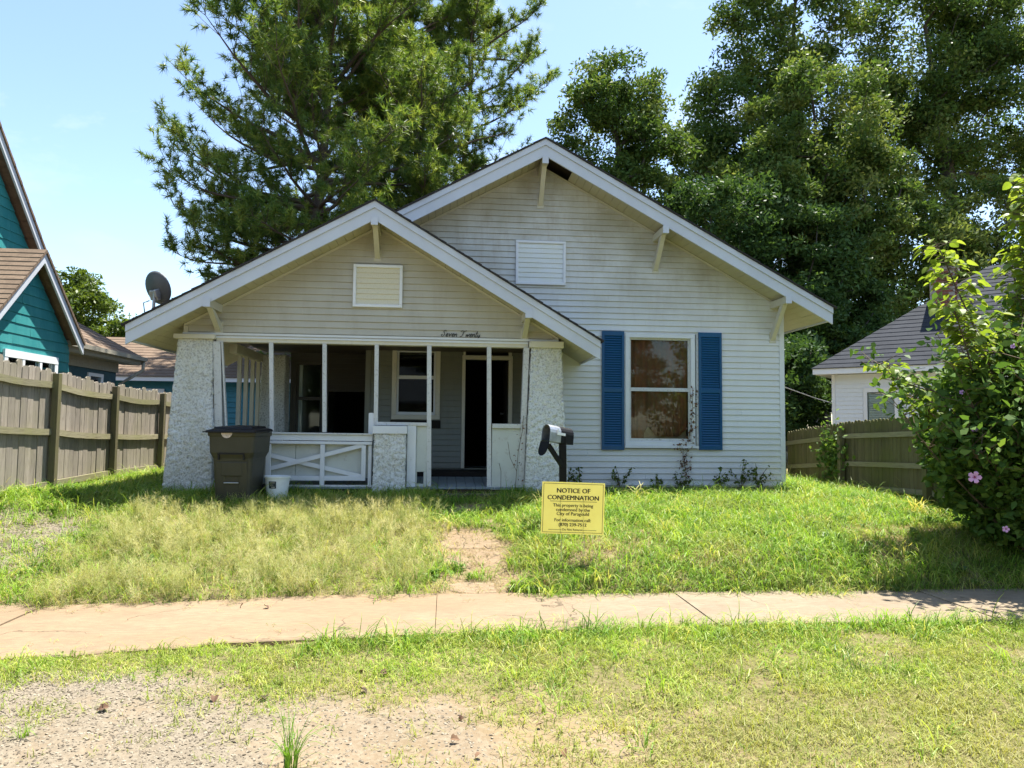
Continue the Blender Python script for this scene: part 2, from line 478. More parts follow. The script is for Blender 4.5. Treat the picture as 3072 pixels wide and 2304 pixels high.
# zones -------------------------------------------------------------
def zones(x, y):
    """short lawn, tall green, dry wispy, gravel, straw"""
    wn_, wf = walk_near(x), walk_far(x)
    n1 = fnoise(x, y, 0.9, 1.0); n2 = fnoise(x, y, 2.6, 7.0); n3 = fnoise(x, y, 6.0, 13.0)
    short = tall = dry = grav = straw = 0.0
    if y < wn_-0.02:
        d = wn_-y
        # gravel area, front left
        g = ss(-0.2, 0.5, (-0.75-x)*0.6 + (d-0.95)*0.75 + 0.75*n1 + 0.45*n2)*ss(1.0, 0.1, x+0.4*n2)
        if d < 0.62: g *= ss(0.28, 0.62, d+0.2*n2)
        g2 = ss(0.0, 0.5, 0.42-abs((x+0.1))*0.35 - abs(d-1.9)*0.45 + 0.35*n1+0.4*n2)
        grav = max(g*(0.45+0.7*ss(-.3, .3, n1+.5*n3))*(0.35+0.65*ss(-0.5, -1.5, x+.5*n2)), 0.25*g2)
        edge = ss(0.5, 0.05, d)
        green = 1-g*(1-0.85*ss(0.05, 0.4, n2+0.45*n3)*ss(2.6, 0.9, d))
        green = max(green, 0.04)
        green *= 1-0.72*g2
        short = max(0.0, green*(0.85+0.35*n2))*(1-0.55*ss(0.8, 1.8, d)*ss(2.0, 0.2, x))
        short *= 1-0.85*ss(0.05, 0.35, n2*0.8+n3*0.5)*ss(0.7, 1.3, d)*ss(3.2, 1.2, x)
        tall = 1.5*edge*ss(-1.6, -0.4, x+0.5*n1)*(0.8+0.6*n2)
        tall += 0.34*ss(0.0, 0.6, x)*ss(0.05, 0.45, n2+.5*n3)*ss(2.9, .6, d)
        if x < -1: tall += 0.22*edge*(0.5+n2)
    elif y > wf-0.05-0.16*ss(0.1, 0.5, n1+0.5*n2):
        d = max(0.0, y-wf)
        path = ss(-0.22, 0.08, x+0.18*n2)*(1-ss(0.52, 0.85, x+0.22*n2))*ss(3.9, 3.1, d)
        drive = ss(-3.9, -4.5, x+0.3*n1)*ss(3.0, 2.3, d+0.3*n1)*ss(0.4, 1.0, d)
        leftzone = ss(0.35, -0.5, x+0.3*n2+0.2*n1)
        wisp = leftzone*ss(3.15, 2.6, d+0.35*n1)*ss(-4.2, -3.5, x+0.3*n2)
        dry = wisp*(0.62+0.75*n2+0.4*n1)*(1-path)
        tall = (1-0.72*wisp)*(0.85+0.5*n2)
        rightdry = ss(0.9, 1.4, x)*ss(0.45, 0.75, 0.55+0.7*n1+0.7*n2)*ss(0.2, 0.5, d)*ss(2.4, 1.2, d)
        straw = 0.9*rightdry
        tall *= (1-0.75*rightdry)
        short = 0.5
        sp = path*(1-0.92*ss(0.22, 0.36, n1*0.4+n2*0.8))
        tall *= (1-sp); short *= (1-0.93*sp); dry *= (1-sp)
        straw = max(straw, 0.6*sp)
        tall *= (1-0.85*drive); short *= (1-0.8*drive); dry *= 1-0.7*drive
        grav = 0.85*drive
        if y > 11.25 and -3.9 < x < 5.85: short = tall = dry = straw = grav = 0
    return short, tall, dry, grav, straw
GV = []; ZN = []
for yy in gy:
    for xx in gx:
        inside = -8.05 <= xx <= 9.05 and 1.9 <= yy <= 15.05
        z = gz(xx, yy) if (abs(xx) < 60 and -30 < yy < 90) else 0.4
        if not inside and yy < 1.9: z = -0.16
        GV.append((xx, yy, z))
nx, ny = len(gx), len(gy)
idx = np.arange(nx*ny).reshape(ny, nx)
GF = np.stack([idx[:-1, :-1], idx[:-1, 1:], idx[1:, 1:], idx[1:, :-1]], -1).reshape(-1, 4)

t = NT('soil')
n1 = t.noise(1.4, 6, 0.6); n2 = t.noise(26, 5, 0.65); n3 = t.noise(120, 3, 0.6)
c = t.mix(t.rng(n1, 0.4, 0.65), (0.20, 0.14, 0.08), (0.27, 0.19, 0.11))
c = t.mix(t.rng(n2, 0.45, 0.7, 0, 0.7), c, (0.28, 0.235, 0.16))
c = t.mix(t.rng(n3, 0.5, 0.75, 0, 0.6), c, (0.15, 0.11, 0.07))
gv_ = t.attr('grav'); c = t.mix(t.math('MULTIPLY', gv_, 0.85), c, t.mix(t.rng(n2, 0.4, 0.7), (0.165, 0.142, 0.105), (0.23, 0.20, 0.15)))
gr = t.attr('green')
c = t.mix(t.math('MULTIPLY', gr, 0.8), c, t.mix(t.rng(n2, 0.4, 0.7), (0.07, 0.085, 0.022), (0.13, 0.12, 0.045)))
t.principled(c, 0.95, t.bump(n2, 0.6, 0.02), spec=0.1)
gme = npmesh('ground', GV, GF, MATS['soil'])
zs = []
for (x, y, z) in GV:
    if -8.05 <= x <= 9.05 and 1.9 <= y <= 15.05: zs.append(zones(x, y))
    else: zs.append((0.6, 0.6, 0, 0, 0))
zs = np.array(zs, np.float32).clip(0, 1.3)
a = gme.attributes.new('green', 'FLOAT', 'POINT')
a.data.foreach_set('value', (np.maximum(zs[:, 0], zs[:, 1])*(1-zs[:, 3])*(1-0.6*zs[:, 4])).clip(0, 1))
a = gme.attributes.new('grav', 'FLOAT', 'POINT'); a.data.foreach_set('value', np.clip(zs[:, 3]*1.5, 0, 1))
ground = link('ground', gme)
gme.shade_smooth()
tag(ground, 'uneven sandy yard ground under the grass and gravel', 'ground', kind='structure')

# road behind the verge
mb = MB(); mb.box(-60, 60, -7.5, 1.0, -0.30, -0.142)
tag(mb.build('road', MATS['asphalt']), 'grey asphalt street in front of the verge', 'road', kind='structure')

# ------------------------------------------------------------------ sidewalk of slabs
t = NT('concrete')
n1 = t.noise(0.7, 6, 0.65, t.pos((1, 1.8, 1))); n2 = t.noise(20, 8, 0.72, t.pos((0.45, 1.5, 1))); n3 = t.noise(170, 3, 0.6); n5 = t.noise(3.2, 6, 0.7, t.pos((0.6, 1.4, 1)), 0.8)
sx = t.n('ShaderNodeSeparateXYZ'); t.l(t.pos(), sx.inputs[0])
c = t.mix(t.rng(sx.outputs[0], 0.6, 1.6), (0.29, 0.20, 0.118), (0.27, 0.225, 0.16))
c = t.mix(t.rng(n1, 0.4, 0.66, 0, 0.6), c, (0.33, 0.26, 0.17))
c = t.mix(t.rng(n5, 0.46, 0.70, 0, 0.6), c, (0.20, 0.148, 0.095))
c = t.mix(t.rng(n2, 0.42, 0.70, 0, 0.75), c, (0.18, 0.135, 0.088))
c = t.mix(t.rng(n3, 0.54, 0.72, 0, 0.5), c, (0.13, 0.10, 0.07))
vd = t.n('ShaderNodeVectorMath', operation='ADD'); t.l(t.pos(), vd.inputs[0])
nv = t.n('ShaderNodeTexNoise'); nv.inputs['Scale'].default_value = 2.5; nv.inputs['Detail'].default_value = 5; t.l(t.pos(), nv.inputs['Vector'])
vs = t.n('ShaderNodeVectorMath', operation='SCALE'); vs.inputs['Scale'].default_value = 0.55; t.l(nv.outputs['Color'], vs.inputs[0]); t.l(vs.outputs[0], vd.inputs[1])
cr_ = t.n('ShaderNodeTexVoronoi', feature='DISTANCE_TO_EDGE'); cr_.inputs['Scale'].default_value = 0.62; t.l(vd.outputs[0], cr_.inputs['Vector'])
ck = t.rng(cr_.outputs['Distance'], 0.002, 0.006, 0.8, 0.0)
ck = t.math('MULTIPLY', ck, t.rng(t.noise(0.9, 2), 0.46, 0.54))
c = t.mix(ck, c, (0.06, 0.045, 0.03))
c = t.mix(t.rng(t.objrand(), 0, 1, 0, 0.25), c, (0.19, 0.15, 0.10))
c = t.mix(0.12, c, (0.05, 0.04, 0.03))
t.principled(c, 0.92, t.bump(t.math('SUBTRACT', n2, ck), 0.5, 0.008), spec=0.12)
walk = empty('sidewalk', (0, 6.2, 0))
tag(walk, 'tan concrete sidewalk of slabs crossing the front of the yard', 'sidewalk', kind='structure')
jx = [-8.6, -6.9, -5.2, -3.48, -1.76, -0.06, 1.08, 2.25, 3.42, 4.75, 6.1, 7.5, 9.0]
for i in range(len(jx)-1):
    x0, x1 = jx[i]+0.0025, jx[i+1]-0.0025
    k = 16
    xs = [lerp(x0, x1, q/k) for q in range(k+1)]
    dz = random.uniform(-0.010, 0.008)
    V = []; F = []
    for x in xs:
        e0 = walk_near(x) + 0.03*fnoise(x, 0, 2.2, 2)+0.015*fnoise(x, 0, 9, 2); e1 = walk_far(x) + 0.03*fnoise(x, 9, 2.2, 4)+0.02*fnoise(x, 9, 9, 4)
        sk = -0.0
        V += [(x, e0-6.2, -0.08), (x, e0-6.2, dz-0.008), (x, e0-6.2+0.015, dz), (x, e1-6.2-0.015, dz), (x, e1-6.2, dz-0.008), (x, e1-6.2, -0.08)]
    for q in range(k):
        b0 = q*6
        for r_ in range(5): F.append((b0+r_, b0+r_+6, b0+r_+7, b0+r_+1))
    F.append((0, 1, 2, 3, 4, 5)); F.append(tuple(k*6+j for j in (5, 4, 3, 2, 1, 0)))
    me = bpy.data.meshes.new('slab'); me.from_pydata(V, [], F); me.update(); me.materials.append(MATS['concrete'])
    link('slab', me, None, walk)
# walkway stub to the porch
gw = empty('garden_path', (0.3, 7.2, 0))
tag(gw, 'worn concrete path from the sidewalk up to the porch step', 'path', kind='structure')
prng = random.Random(5)
for (xc, yc, hw, hd) in ((0.27, 7.26, .25, .17), (0.12, 8.02, .17, .24), (0.48, 8.12, .16, .26), (0.22, 8.72, .28, .27), (0.56, 8.60, .10, .16), (0.24, 9.36, .30, .28), (0.60, 9.42, .10, .2), (0.26, 10.02, .30, .27)):
    n = 9; top_ = []
    for k in range(n):
        a_ = 2*math.pi*k/n+prng.uniform(-.15, .15); rx_ = hw/max(abs(math.cos(a_)), abs(math.sin(a_)))*abs(1)*prng.uniform(.82, 1.02); ry_ = hd/max(abs(math.cos(a_)), abs(math.sin(a_)))*prng.uniform(.82, 1.02)
        x = xc+math.cos(a_)*rx_; y = yc+math.sin(a_)*ry_; top_.append((x, y, gz(x, y)+.009+prng.uniform(-.003, .003)))
    mb = MB(); mb.loft([[(x-.3, y-7.2, z-.09) for x, y, z in top_], [(x-.3, y-7.2, z-.008) for x, y, z in top_], [(x-.3-(x-xc)*.04, y-7.2-(y-yc)*.04, z) for x, y, z in top_]])
    mb.build('slab', MATS['concrete'], gw)

# ------------------------------------------------------------------ the house
house = empty('bungalow_house', (0, 11.15, 0.6))
tag(house, 'condemned one-storey bungalow with white lap siding, two front gables and stucco porch columns', 'house')
HO = Vector((0, 11.15, 0.6))
def hb(mb, name, mat, parent=None, smooth=False, bevel=0.0):
    """build world-coordinate geometry as a part of the house"""
    mb.v = [(x-HO.x, y-HO.y, z-HO.z) for x, y, z in mb.v]
    return mb.build(name, MATS[mat], parent or house, smooth, bevel)

def board(yf, z0, z1, xb0, xb1, xt0, xt1, t=0.022):
    mb = MB()
    z0 += 0.007
    mb.add([(xb0, yf-t, z0), (xb1, yf-t, z0), (xb1, yf, z0), (xb0, yf, z0), (xt0, yf-0.002, z1), (xt1, yf-0.002, z1), (xt1, yf, z1), (xt0, yf, z1)],
           [(0,3,2,1),(4,5,6,7),(0,1,5,4),(1,2,6,5),(2,3,7,6),(3,0,4,7)])
    return mb
EXP = 0.1016
PA = (-1.09, 4.92); PL = (-4.52, 3.01); PR = (2.28, 2.92)
MA = (1.56, 6.35); MR = (6.45, 3.68); ML = (-3.33, 3.68)
def line_z(A, B, x): return A[1] + (B[1]-A[1])*(x-A[0])/(B[0]-A[0])
def line_x(A, B, z): return A[0] + (B[0]-A[0])*(z-A[1])/(B[1]-A[1])
OFF = 0.24   # soffit below the shingles
def sh(P, o): return (P[0], P[1]-o)

# --- main front wall (Y 12.10)
YM = 12.10
mb = MB()
W0, W1, WZ0, WZ1 = 3.05, 4.30, 1.25, 3.23
for (x0, x1, z0, z1) in ((1.9, W0, 0.55, 3.45), (W1, 5.85, 0.55, 3.45), (W0, W1, 0.55, WZ0), (W0, W1, WZ1, 3.45)):
    mb.box(x0, x1, YM, YM+0.12, z0, z1)
la, ra = sh(ML, OFF+0.02), sh(MR, OFF+0.02)
apx = sh(MA, OFF+0.02)
zc = 3.451
mb.prism([(line_x(la, apx, zc)+0.02, zc), (5.85, zc), (5.85, line_z(apx, ra, 5.85)), apx, (line_x(la, apx, zc)+0.02, zc+0.02)], YM, YM+0.12)
wall_m = hb(mb, 'front_wall', 'siding_main')
seams = {1: 3.4, 3: 5.3, 5: 2.4, 9: 3.9, 12: 5.1, 17: 4.9, 20: 5.45, 24: 4.35, 27: 3.4, 29: 5.0, 31: 2.75, 34: 1.2, 36: 3.0, 39: 2.2, 42: 1.0, 45: 2.4, 49: 1.3}
z = 0.62; i = 0
while z < apx[1]-0.02:
    z1 = min(z+EXP, apx[1]-0.01)
    rb = min(5.80, line_x(apx, ra, z)) if z > ra[1] else 5.80
    rtp = min(5.80, line_x(apx, ra, z1)) if z1 > ra[1] else 5.80
    if z < 3.3:
        spans = [(1.92, rb, 1.92, rtp)]
        if z1 > WZ0-0.02 and z < WZ1+0.02:
            spans = [(1.92, W0-0.005, 1.92, W0-0.005), (W1+0.005, rb, W1+0.005, rtp)]
    else:
        lb = max(line_x(la, apx, z), line_x(sh(PA, 0.25), sh(PL, 0.25), z) if False else -9, -2.7); lt = max(line_x(la, apx, z1), -2.7)
        spans = [(lb, rb, lt, rtp)]
    for s in spans:
        if i in seams and s[0] < seams[i]-0.2 and s[1] > seams[i]+0.2:
            parts = [(s[0], seams[i]-0.001, s[2], seams[i]-0.001), (seams[i]+0.001, s[1], seams[i]+0.001, s[3])]
        else: parts = [s]
        for p in parts: hb(board(YM, z, z1, *p), 'siding_board', 'siding_main', wall_m)
    z += EXP; i += 1
mb = MB(); mb.box(5.80, 5.885, YM-0.022, YM+0.06, 0.58, line_z(apx, ra, 5.885)); mb.box(5.851, 5.885, YM+0.06, YM+0.10, 0.58, 3.4)
hb(mb, 'corner_board', 'trim_white')
mb = MB(); mb.box(5.73, 5.85, YM+0.12, 23.5, 0.55, 3.5); hb(mb, 'side_wall', 'siding_main')
mb = MB(); mb.box(-2.85, -2.73, 14.0, 23.5, 0.55, 3.5); hb(mb, 'side_wall', 'siding_main')
mb = MB(); mb.box(-2.85, 5.85, 23.5, 23.6, 0.55, 3.5)
mb.prism([(line_x(la, apx, 3.501), 3.501), (line_x(apx, ra, 3.501), 3.501), apx], 23.5, 23.6); hb(mb, 'rear_wall', 'siding_main')
mb = MB(); mb.box(-2.7, 5.72, 12.35, 23.4, 0.70, 0.82); hb(mb, 'interior_floor', 'interior_dark')
mb = MB(); mb.box(-2.72, 5.72, 13.32, 23.45, 3.30, 3.36); mb.box(2.0, 5.72, 12.24, 13.32, 3.30, 3.36); hb(mb, 'interior_ceiling', 'interior_dark')
mb = MB(); mb.box(1.98, 2.06, 12.24, 18, 0.82, 3.3); mb.box(-2.7, 5.7, 17.9, 18.0, 0.82, 3.3); hb(mb, 'interior_wall', 'interior_dark')
mb = MB(); mb.box(1.9, 5.86, YM-0.012, YM+0.10, 0.30, 0.60); hb(mb, 'foundation', 'step_brown')

# --- roofs
def rake(name, A, B, o0, o1, y0, y1, mat, parent):
    mb = MB(); mb.prism([(A[0], A[1]-o1), (B[0], B[1]-o1), (B[0], B[1]-o0), (A[0], A[1]-o0)] if B[0] > A[0] else
                        [(B[0], B[1]-o1), (A[0], A[1]-o1), (A[0], A[1]-o0), (B[0], B[1]-o0)], y0, y1)
    return hb(mb, name, mat, parent)
def ext(A, B, d):
    L = math.hypot(B[0]-A[0], B[1]-A[1]); return (B[0]+(B[0]-A[0])*d/L, B[1]+(B[1]-A[1])*d/L)

def roof(name, A, L_, R_, yf, ybl, ybr, wall_y, wall_l, wall_r, label):
    # shingle courses, real steps, one sheet per slope
    root = None
    for side, B, yb in ((0, L_, ybl), (1, R_, ybr)):
        mb = MB(); Bx = ext(A, B, 0.035); n = 26
        for k in range(n):
            a0 = lerp(0, 1, k/n); a1 = lerp(0, 1, (k+1)/n)+0.004
            P = (lerp(A[0], Bx[0], a0), lerp(A[1], Bx[1], a0)); Q = (lerp(A[0], Bx[0], a1), lerp(A[1], Bx[1], a1))
            wob = 0.008*math.sin(k*1.7)
            y0 = yf-0.045+wob
            mb.add([(P[0], y0, P[1]), (Q[0], y0, Q[1]+0.010), (Q[0], yb, Q[1]+0.010), (P[0], yb, P[1]),
                    (P[0], y0, P[1]-0.025), (Q[0], y0, Q[1]-0.022), (Q[0], yb, Q[1]-0.022), (P[0], yb, P[1]-0.025)],
                   [(0,1,2,3),(7,6,5,4),(0,4,5,1),(1,5,6,2),(2,6,7,3),(3,7,4,0)])
        o = hb(mb, name, 'shingle_black')
        if root is None: root = o
        sgn = -1 if side == 0 else 1
        wl = wall_l if side == 0 else wall_r
        rake('rake_trim', A, B, 0.027, 0.125, yf-0.022, yf+0.02, 'fascia_white', o)
        rake('rake_board', A, B, 0.126, 0.305, yf, yf+0.035, 'fascia_white', o)
        # eave fascia and soffit
        mb = MB(); mb.box(min(B[0], B[0]-sgn*0.03), max(B[0], B[0]-sgn*0.03), yf+0.036, yb, B[1]-0.25, B[1]-0.03)
        hb(mb, 'eave_fascia', 'fascia_white', o)
        # sloped soffit under the side eave, long boards
        nb = 5; x_in = wl
        for k in range(nb):
            xa = lerp(B[0]-sgn*0.031, x_in, k/nb); xb = lerp(B[0]-sgn*0.031, x_in, (k+1)/nb)-0.004*(-sgn)
            za, zb = line_z(A, B, xa)-OFF, line_z(A, B, xb)-OFF
            mb = MB(); y0 = wall_y-0.02
            pts = [(xa, za), (xb, zb), (xb, zb+0.015), (xa, za+0.015)]
            if sgn > 0: pts = [(xb, zb), (xa, za), (xa, za+0.015), (xb, zb+0.015)]
            mb.prism(pts, y0, yb); hb(mb, 'soffit_board', 'soffit_tan', o)
        # front soffit, short panels up the rake
        Ls = math.hypot(B[0]-A[0], B[1]-A[1]); npan = int(Ls/0.135)
        for k in range(npan):
            if name == 'main_roof' and side == 1 and k in (0, 1, 2, 3): continue   # rotted away at the peak
            f0, f1 = k/npan, (k+0.955)/npan
            xa, xb = lerp(A[0], B[0], f0), lerp(A[0], B[0], f1)
            za, zb = line_z(A, B, xa)-OFF+random.uniform(-.003, .003), line_z(A, B, xb)-OFF
            mb = MB(); pts = [(xa, za), (xb, zb), (xb, zb+0.015), (xa, za+0.015)]
            if sgn < 0: pts = [(xb, zb), (xa, za), (xa, za+0.015), (xb, zb+0.015)]
            mb.prism(pts, yf+0.036, wall_y-0.021); hb(mb, 'soffit_panel', 'soffit_tan', o)
        # deck
        mb = MB(); Bi = (B[0]-sgn*0.05, line_z(A, B, B[0]-sgn*0.05))
        pts = [(A[0], A[1]-0.06), (Bi[0], Bi[1]-0.06), (Bi[0], Bi[1]-0.03), (A[0], A[1]-0.03)]
        if sgn < 0: pts = [(Bi[0], Bi[1]-0.06), (A[0], A[1]-0.06), (A[0], A[1]-0.03), (Bi[0], Bi[1]-0.03)]
        mb.prism(pts, yf+0.04, yb); hb(mb, 'deck', 'ceiling_dark', o)
        # frieze moulding on the wall under the soffit
        C0 = (A[0], A[1]-OFF-0.005); C1 = (wl, line_z(A, B, wl)-OFF-0.005)
        rake('frieze', C0, C1, 0.0, 0.035, wall_y-0.026, wall_y-0.003, 'bracket_cream', o)
    return root
roof('main_roof', MA, ML, MR, 11.48, 23.9, 23.9, YM, -2.7, 5.85, '')
roof('porch_roof', PA, PL, PR, 10.55, 15.2, YM-0.016, 11.15, -3.93, 1.74, '')

# --- porch gable (Y 11.15)
YG = 11.15
gl_, gr_, ga = sh(PL, OFF+0.01), sh(PR, OFF+0.01), sh(PA, OFF+0.01)
zb = 2.97
mb = MB(); mb.prism([(-3.93, zb), (1.72, zb), (1.72, line_z(ga, gr_, 1.72)), ga, (-3.93, line_z(ga, gl_, -3.93))], YG, YG+0.10)
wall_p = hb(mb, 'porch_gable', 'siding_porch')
z = zb+0.005; i = 0
seam_p = {1: -2.9, 3: -2.2, 5: -0.2, 8: -2.6}
while z < ga[1]-0.02:
    z1 = min(z+EXP, ga[1]-0.008)
    zl, zr = line_z(ga, gl_, -3.87), line_z(ga, gr_, 1.66)
    lb = -3.87 if z < zl else line_x(ga, gl_, z); lt = -3.87 if z1 < zl else line_x(ga, gl_, z1)
    rb = 1.66 if z < zr else line_x(ga, gr_, z); rtp = 1.66 if z1 < zr else line_x(ga, gr_, z1)
    parts = [(lb, rb, lt, rtp)]
    if i in seam_p: parts = [(lb, seam_p[i]-.001, lt, seam_p[i]-.001), (seam_p[i]+.001, rb, seam_p[i]+.001, rtp)]
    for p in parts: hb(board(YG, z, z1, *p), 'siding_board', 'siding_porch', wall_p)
    z += EXP; i += 1
for (x0, x1, A, B) in ((-3.935, -3.872, ga, gl_), (1.662, 1.725, ga, gr_)):
    mb = MB(); mb.box(x0, x1, YG-0.025, YG+0.03, zb-0.005, line_z(A, B, x0 if x0 < 0 else x1)-0.02); hb(mb, 'corner_board', 'bracket_cream')
mb = MB(); mb.box(-3.95, 1.74, YG-0.028, YG+0.09, 2.935, 2.968); hb(mb, 'starter_trim', 'trim_white')
mb = MB(); mb.box(-3.46, 1.26, YG-0.012, YG+0.16, 2.835, 2.933); hb(mb, 'porch_beam', 'trim_cream', bevel=0.004)
mb = MB(); mb.box(-3.46, 1.26, YG-0.030, YG-0.013, 2.89, 2.915); hb(mb, 'beam_moulding', 'trim_white')

# --- gable vents
def vent(x0, x1, z0, z1, yf, mat, rows=7):
    mb = MB(); w = 0.045
    mb.box(x0, x1, yf-0.05, yf-0.005, z1-w, z1); mb.box(x0, x1, yf-0.05, yf-0.005, z0, z0+w)
    mb.box(x0, x0+w, yf-0.049, yf-0.005, z0+w, z1-w); mb.box(x1-w, x1, yf-0.049, yf-0.005, z0+w, z1-w)
    f = hb(mb, 'gable_vent', 'white_plain' if mat != 'trim_cream' else 'trim_cream', bevel=0.006)
    mb = MB(); mb.box(x0+0.02, x1-0.02, yf-0.016, yf-0.014, z0+0.02, z1-0.02)
    hb(mb, 'backing', mat, f).parent = f
    h = (z1-z0-2*w)/rows
    for k in range(rows):
        zz = z0+w+k*h
        m2 = MB(); m2.add([(x0+w, yf-0.031, zz+0.008), (x1-w, yf-0.031, zz+0.008), (x1-w, yf-0.017, zz+h), (x0+w, yf-0.017, zz+h),
                           (x0+w, yf-0.031, zz), (x1-w, yf-0.031, zz), (x1-w, yf-0.0165, zz), (x0+w, yf-0.0165, zz)],
                          [(0,1,2,3),(4,5,1,0),(7,6,5,4),(2,1,5,6),(0,3,7,4)])
        hb(m2, 'louver', mat, f)
t = NT('vent_white'); 
vo = t.n('ShaderNodeTexVoronoi'); vo.inputs['Scale'].default_value = 70; t.l(t.pos(), vo.inputs['Vector'])
c = t.mix(t.rng(vo.outputs['Distance'], 0.05, 0.3, 0.55, 0), (0.74, 0.76, 0.74), (0.30, 0.30, 0.27))
c = t.mix(t.rng(t.noise(2.2, 4), 0.4, 0.7, 0, 0.4), c, (0.66, 0.66, 0.50)); t.principled(c, 0.5)
t = NT('vent_cream')
vo = t.n('ShaderNodeTexVoronoi'); vo.inputs['Scale'].default_value = 70; t.l(t.pos(), vo.inputs['Vector'])
c = t.mix(t.rng(vo.outputs['Distance'], 0.05, 0.3, 0.7, 0), (0.68, 0.63, 0.46), (0.25, 0.22, 0.15)); t.principled(c, 0.5)
vent(1.14, 2.00, 4.02, 4.78, YM-0.012, 'vent_white', 8)
vent(-1.45, -0.70, 3.41, 4.07, YG-0.012, 'vent_cream', 7)

# --- knee brackets
def bracket(x, zt, zbm, yr, yw, w=0.095):
    mb = MB(); mb.box(x-w/2, x+w/2, yr-0.03, yw-0.004, zt-0.06, zt+0.06)
    o = hb(mb, 'bracket', 'bracket_cream', bevel=0.005)
    m2 = MB(); m2.prismx([(yr+0.10, zt-0.061), (yw-0.015, zbm), (yw-0.015, zbm+0.13), (yr+0.22, zt-0.061)], x-w*0.4, x+w*0.4)
    b = hb(m2, 'brace', 'bracket_cream', o); b.matrix_parent_inverse = Matrix()
    m3 = MB(); m3.box(x-w/2-0.012, x+w/2+0.012, yw-0.022, yw-0.003, zbm-0.03, zbm+0.16); hb(m3, 'plate', 'bracket_cream', o)
    m4 = MB(); m4.box(x-w/2-0.003, x+w/2+0.003, yr-0.034, yr-0.0305, zt-0.063, zt+0.063); hb(m4, 'end_cap', 'fascia_white', o)
for x, zt, zbm in ((1.56, 5.98, 5.38), (3.58, 4.89, 4.31), (5.68, 3.77, 3.14)): bracket(x, zt, zbm, 11.50, YM)
for x, zt, zbm in ((-1.09, 4.60, 4.16), (-3.43, 3.33, 2.98), (1.20, 3.28, 2.98)): bracket(x, zt, zbm, 10.57, YG)

# --- stucco columns and pier (displaced rough-cast)
def stucco(name, xb0, xb1, xt0, xt1, yb0, yt0, yb1, yt1, z0, z1, step=0.022, amp=0.021):
    nz = max(2, int((z1-z0)/step)); mbv = []; mbf = []
    def ring(tz):
        x0, x1, y0, y1 = lerp(xb0, xt0, tz), lerp(xb1, xt1, tz), lerp(yb0, yt0, tz), lerp(yb1, yt1, tz)
        n_a = int((xb1-xb0)/step); n_b = int((yb1-yb0)/step); pts = []
        for k in range(n_a): pts.append((lerp(x0, x1, k/n_a), y0, 0, -1))
        for k in range(n_b): pts.append((x1, lerp(y0, y1, k/n_b), 1, 0))
        for k in range(n_a): pts.append((lerp(x1, x0, k/n_a), y1, 0, 1))
        for k in range(n_b): pts.append((x0, lerp(y1, y0, k/n_b), -1, 0))
        return pts
    n = 0
    for q in range(nz+1):
        z = lerp(z0, z1, q/nz); r_ = ring(q/nz); n = len(r_)
        for x, y, nx_, ny_ in r_:
            p = Vector((x, y, z))
            d = amp*(noise.noise(p*22) + 0.7*noise.noise(p*48+Vector((9, 2, 4)))) + 0.01*noise.noise(p*3)
            mbv.append((x+nx_*d, y+ny_*d, z + 0.006*noise.noise(p*30+Vector((3, 3, 3)))))
    for q in range(nz):
        for k in range(n):
            a_, b_ = q*n+k, q*n+(k+1) % n
            mbf.append((a_, b_, b_+n, a_+n))
    mbf.append(tuple(nz*n+k for k in range(n)))
    mb = MB(); mb.v = mbv; mb.f = mbf
    return hb(mb, name, 'stucco', smooth=True)
stucco('column', -4.12, -3.40, -4.00, -3.50, 10.98, 11.09, 11.66, 11.60, 0.45, 2.87)
mb = MB(); mb.box(-4.05, -3.455, 11.035, 11.65, 2.865, 2.934); hb(mb, 'column_cap', 'trim_cream', bevel=0.008)
stucco('column', 1.20, 1.89, 1.31, 1.78, 10.98, 11.09, 11.66, 11.60, 0.45, 2.84)
mb = MB(); mb.box(1.272, 1.81, 11.035, 11.65, 2.83, 2.932); hb(mb, 'column_cap', 'trim_cream', bevel=0.008)
stucco('pier', -1.085, -0.60, -1.07, -0.605, 10.98, 10.99, 11.45, 11.44, 0.45, 1.475)
mb = MB(); mb.box(-1.10, -0.585, 10.965, 11.46, 1.476, 1.595); hb(mb, 'pier_cap', 'trim_white', bevel=0.006)
stucco('column', -3.42, -2.90, -3.32, -2.92, 13.30, 13.32, 13.75, 13.72, 0.5, 2.86, step=0.045)

# --- porch screen framing
def stick(name, x0, z0, x1, z1, w=0.062, y=11.12, d=0.05, mat='trim_peel'):
    mb = MB(); mb.prism([(x0-w/2, z0), (x0+w/2, z0), (x1+w/2, z1), (x1-w/2, z1)], y, y+d)
    return hb(mb, name, mat, bevel=0.004)
stick('post', -2.605, 1.49, -2.655, 2.834); stick('post', -1.83, 1.49, -1.86, 2.834); stick('post', -1.065, 1.60, -1.075, 2.834)
stick('post', -0.245, 0.68, -0.275, 2.834, 0.068); stick('post', 0.675, 0.66, 0.650, 2.834, 0.068)
stick('jamb', -3.335, 0.75, -3.445, 2.834, 0.11, 11.10, 0.14); stick('jamb', 1.165, 0.66, 1.235, 2.834, 0.085, 11.10, 0.14)
stick('jamb_bead', -3.262, 1.49, -3.372, 2.834, 0.025, 11.108, 0.05); 
def bar(name, x0, x1, z0, z1, y0, y1, mat='trim_white', bevel=0.004, dz=0.0):
    mb = MB(); mb.prism([(x0, z0), (x1, z0+dz), (x1, z1+dz), (x0, z1)], y0, y1); return hb(mb, name, mat, bevel=bevel)
bar('rail_cap', -3.30, -1.10, 1.462, 1.488, 11.06, 11.22, 'trim_peel', dz=-0.012)
bar('rail', -3.30, -1.105, 1.372, 1.461, 11.085, 11.14, 'trim_white', dz=-0.012)
bar('rail_lip', -3.30, -1.11, 1.318, 1.362, 11.07, 11.15, 'trim_white', dz=-0.012)
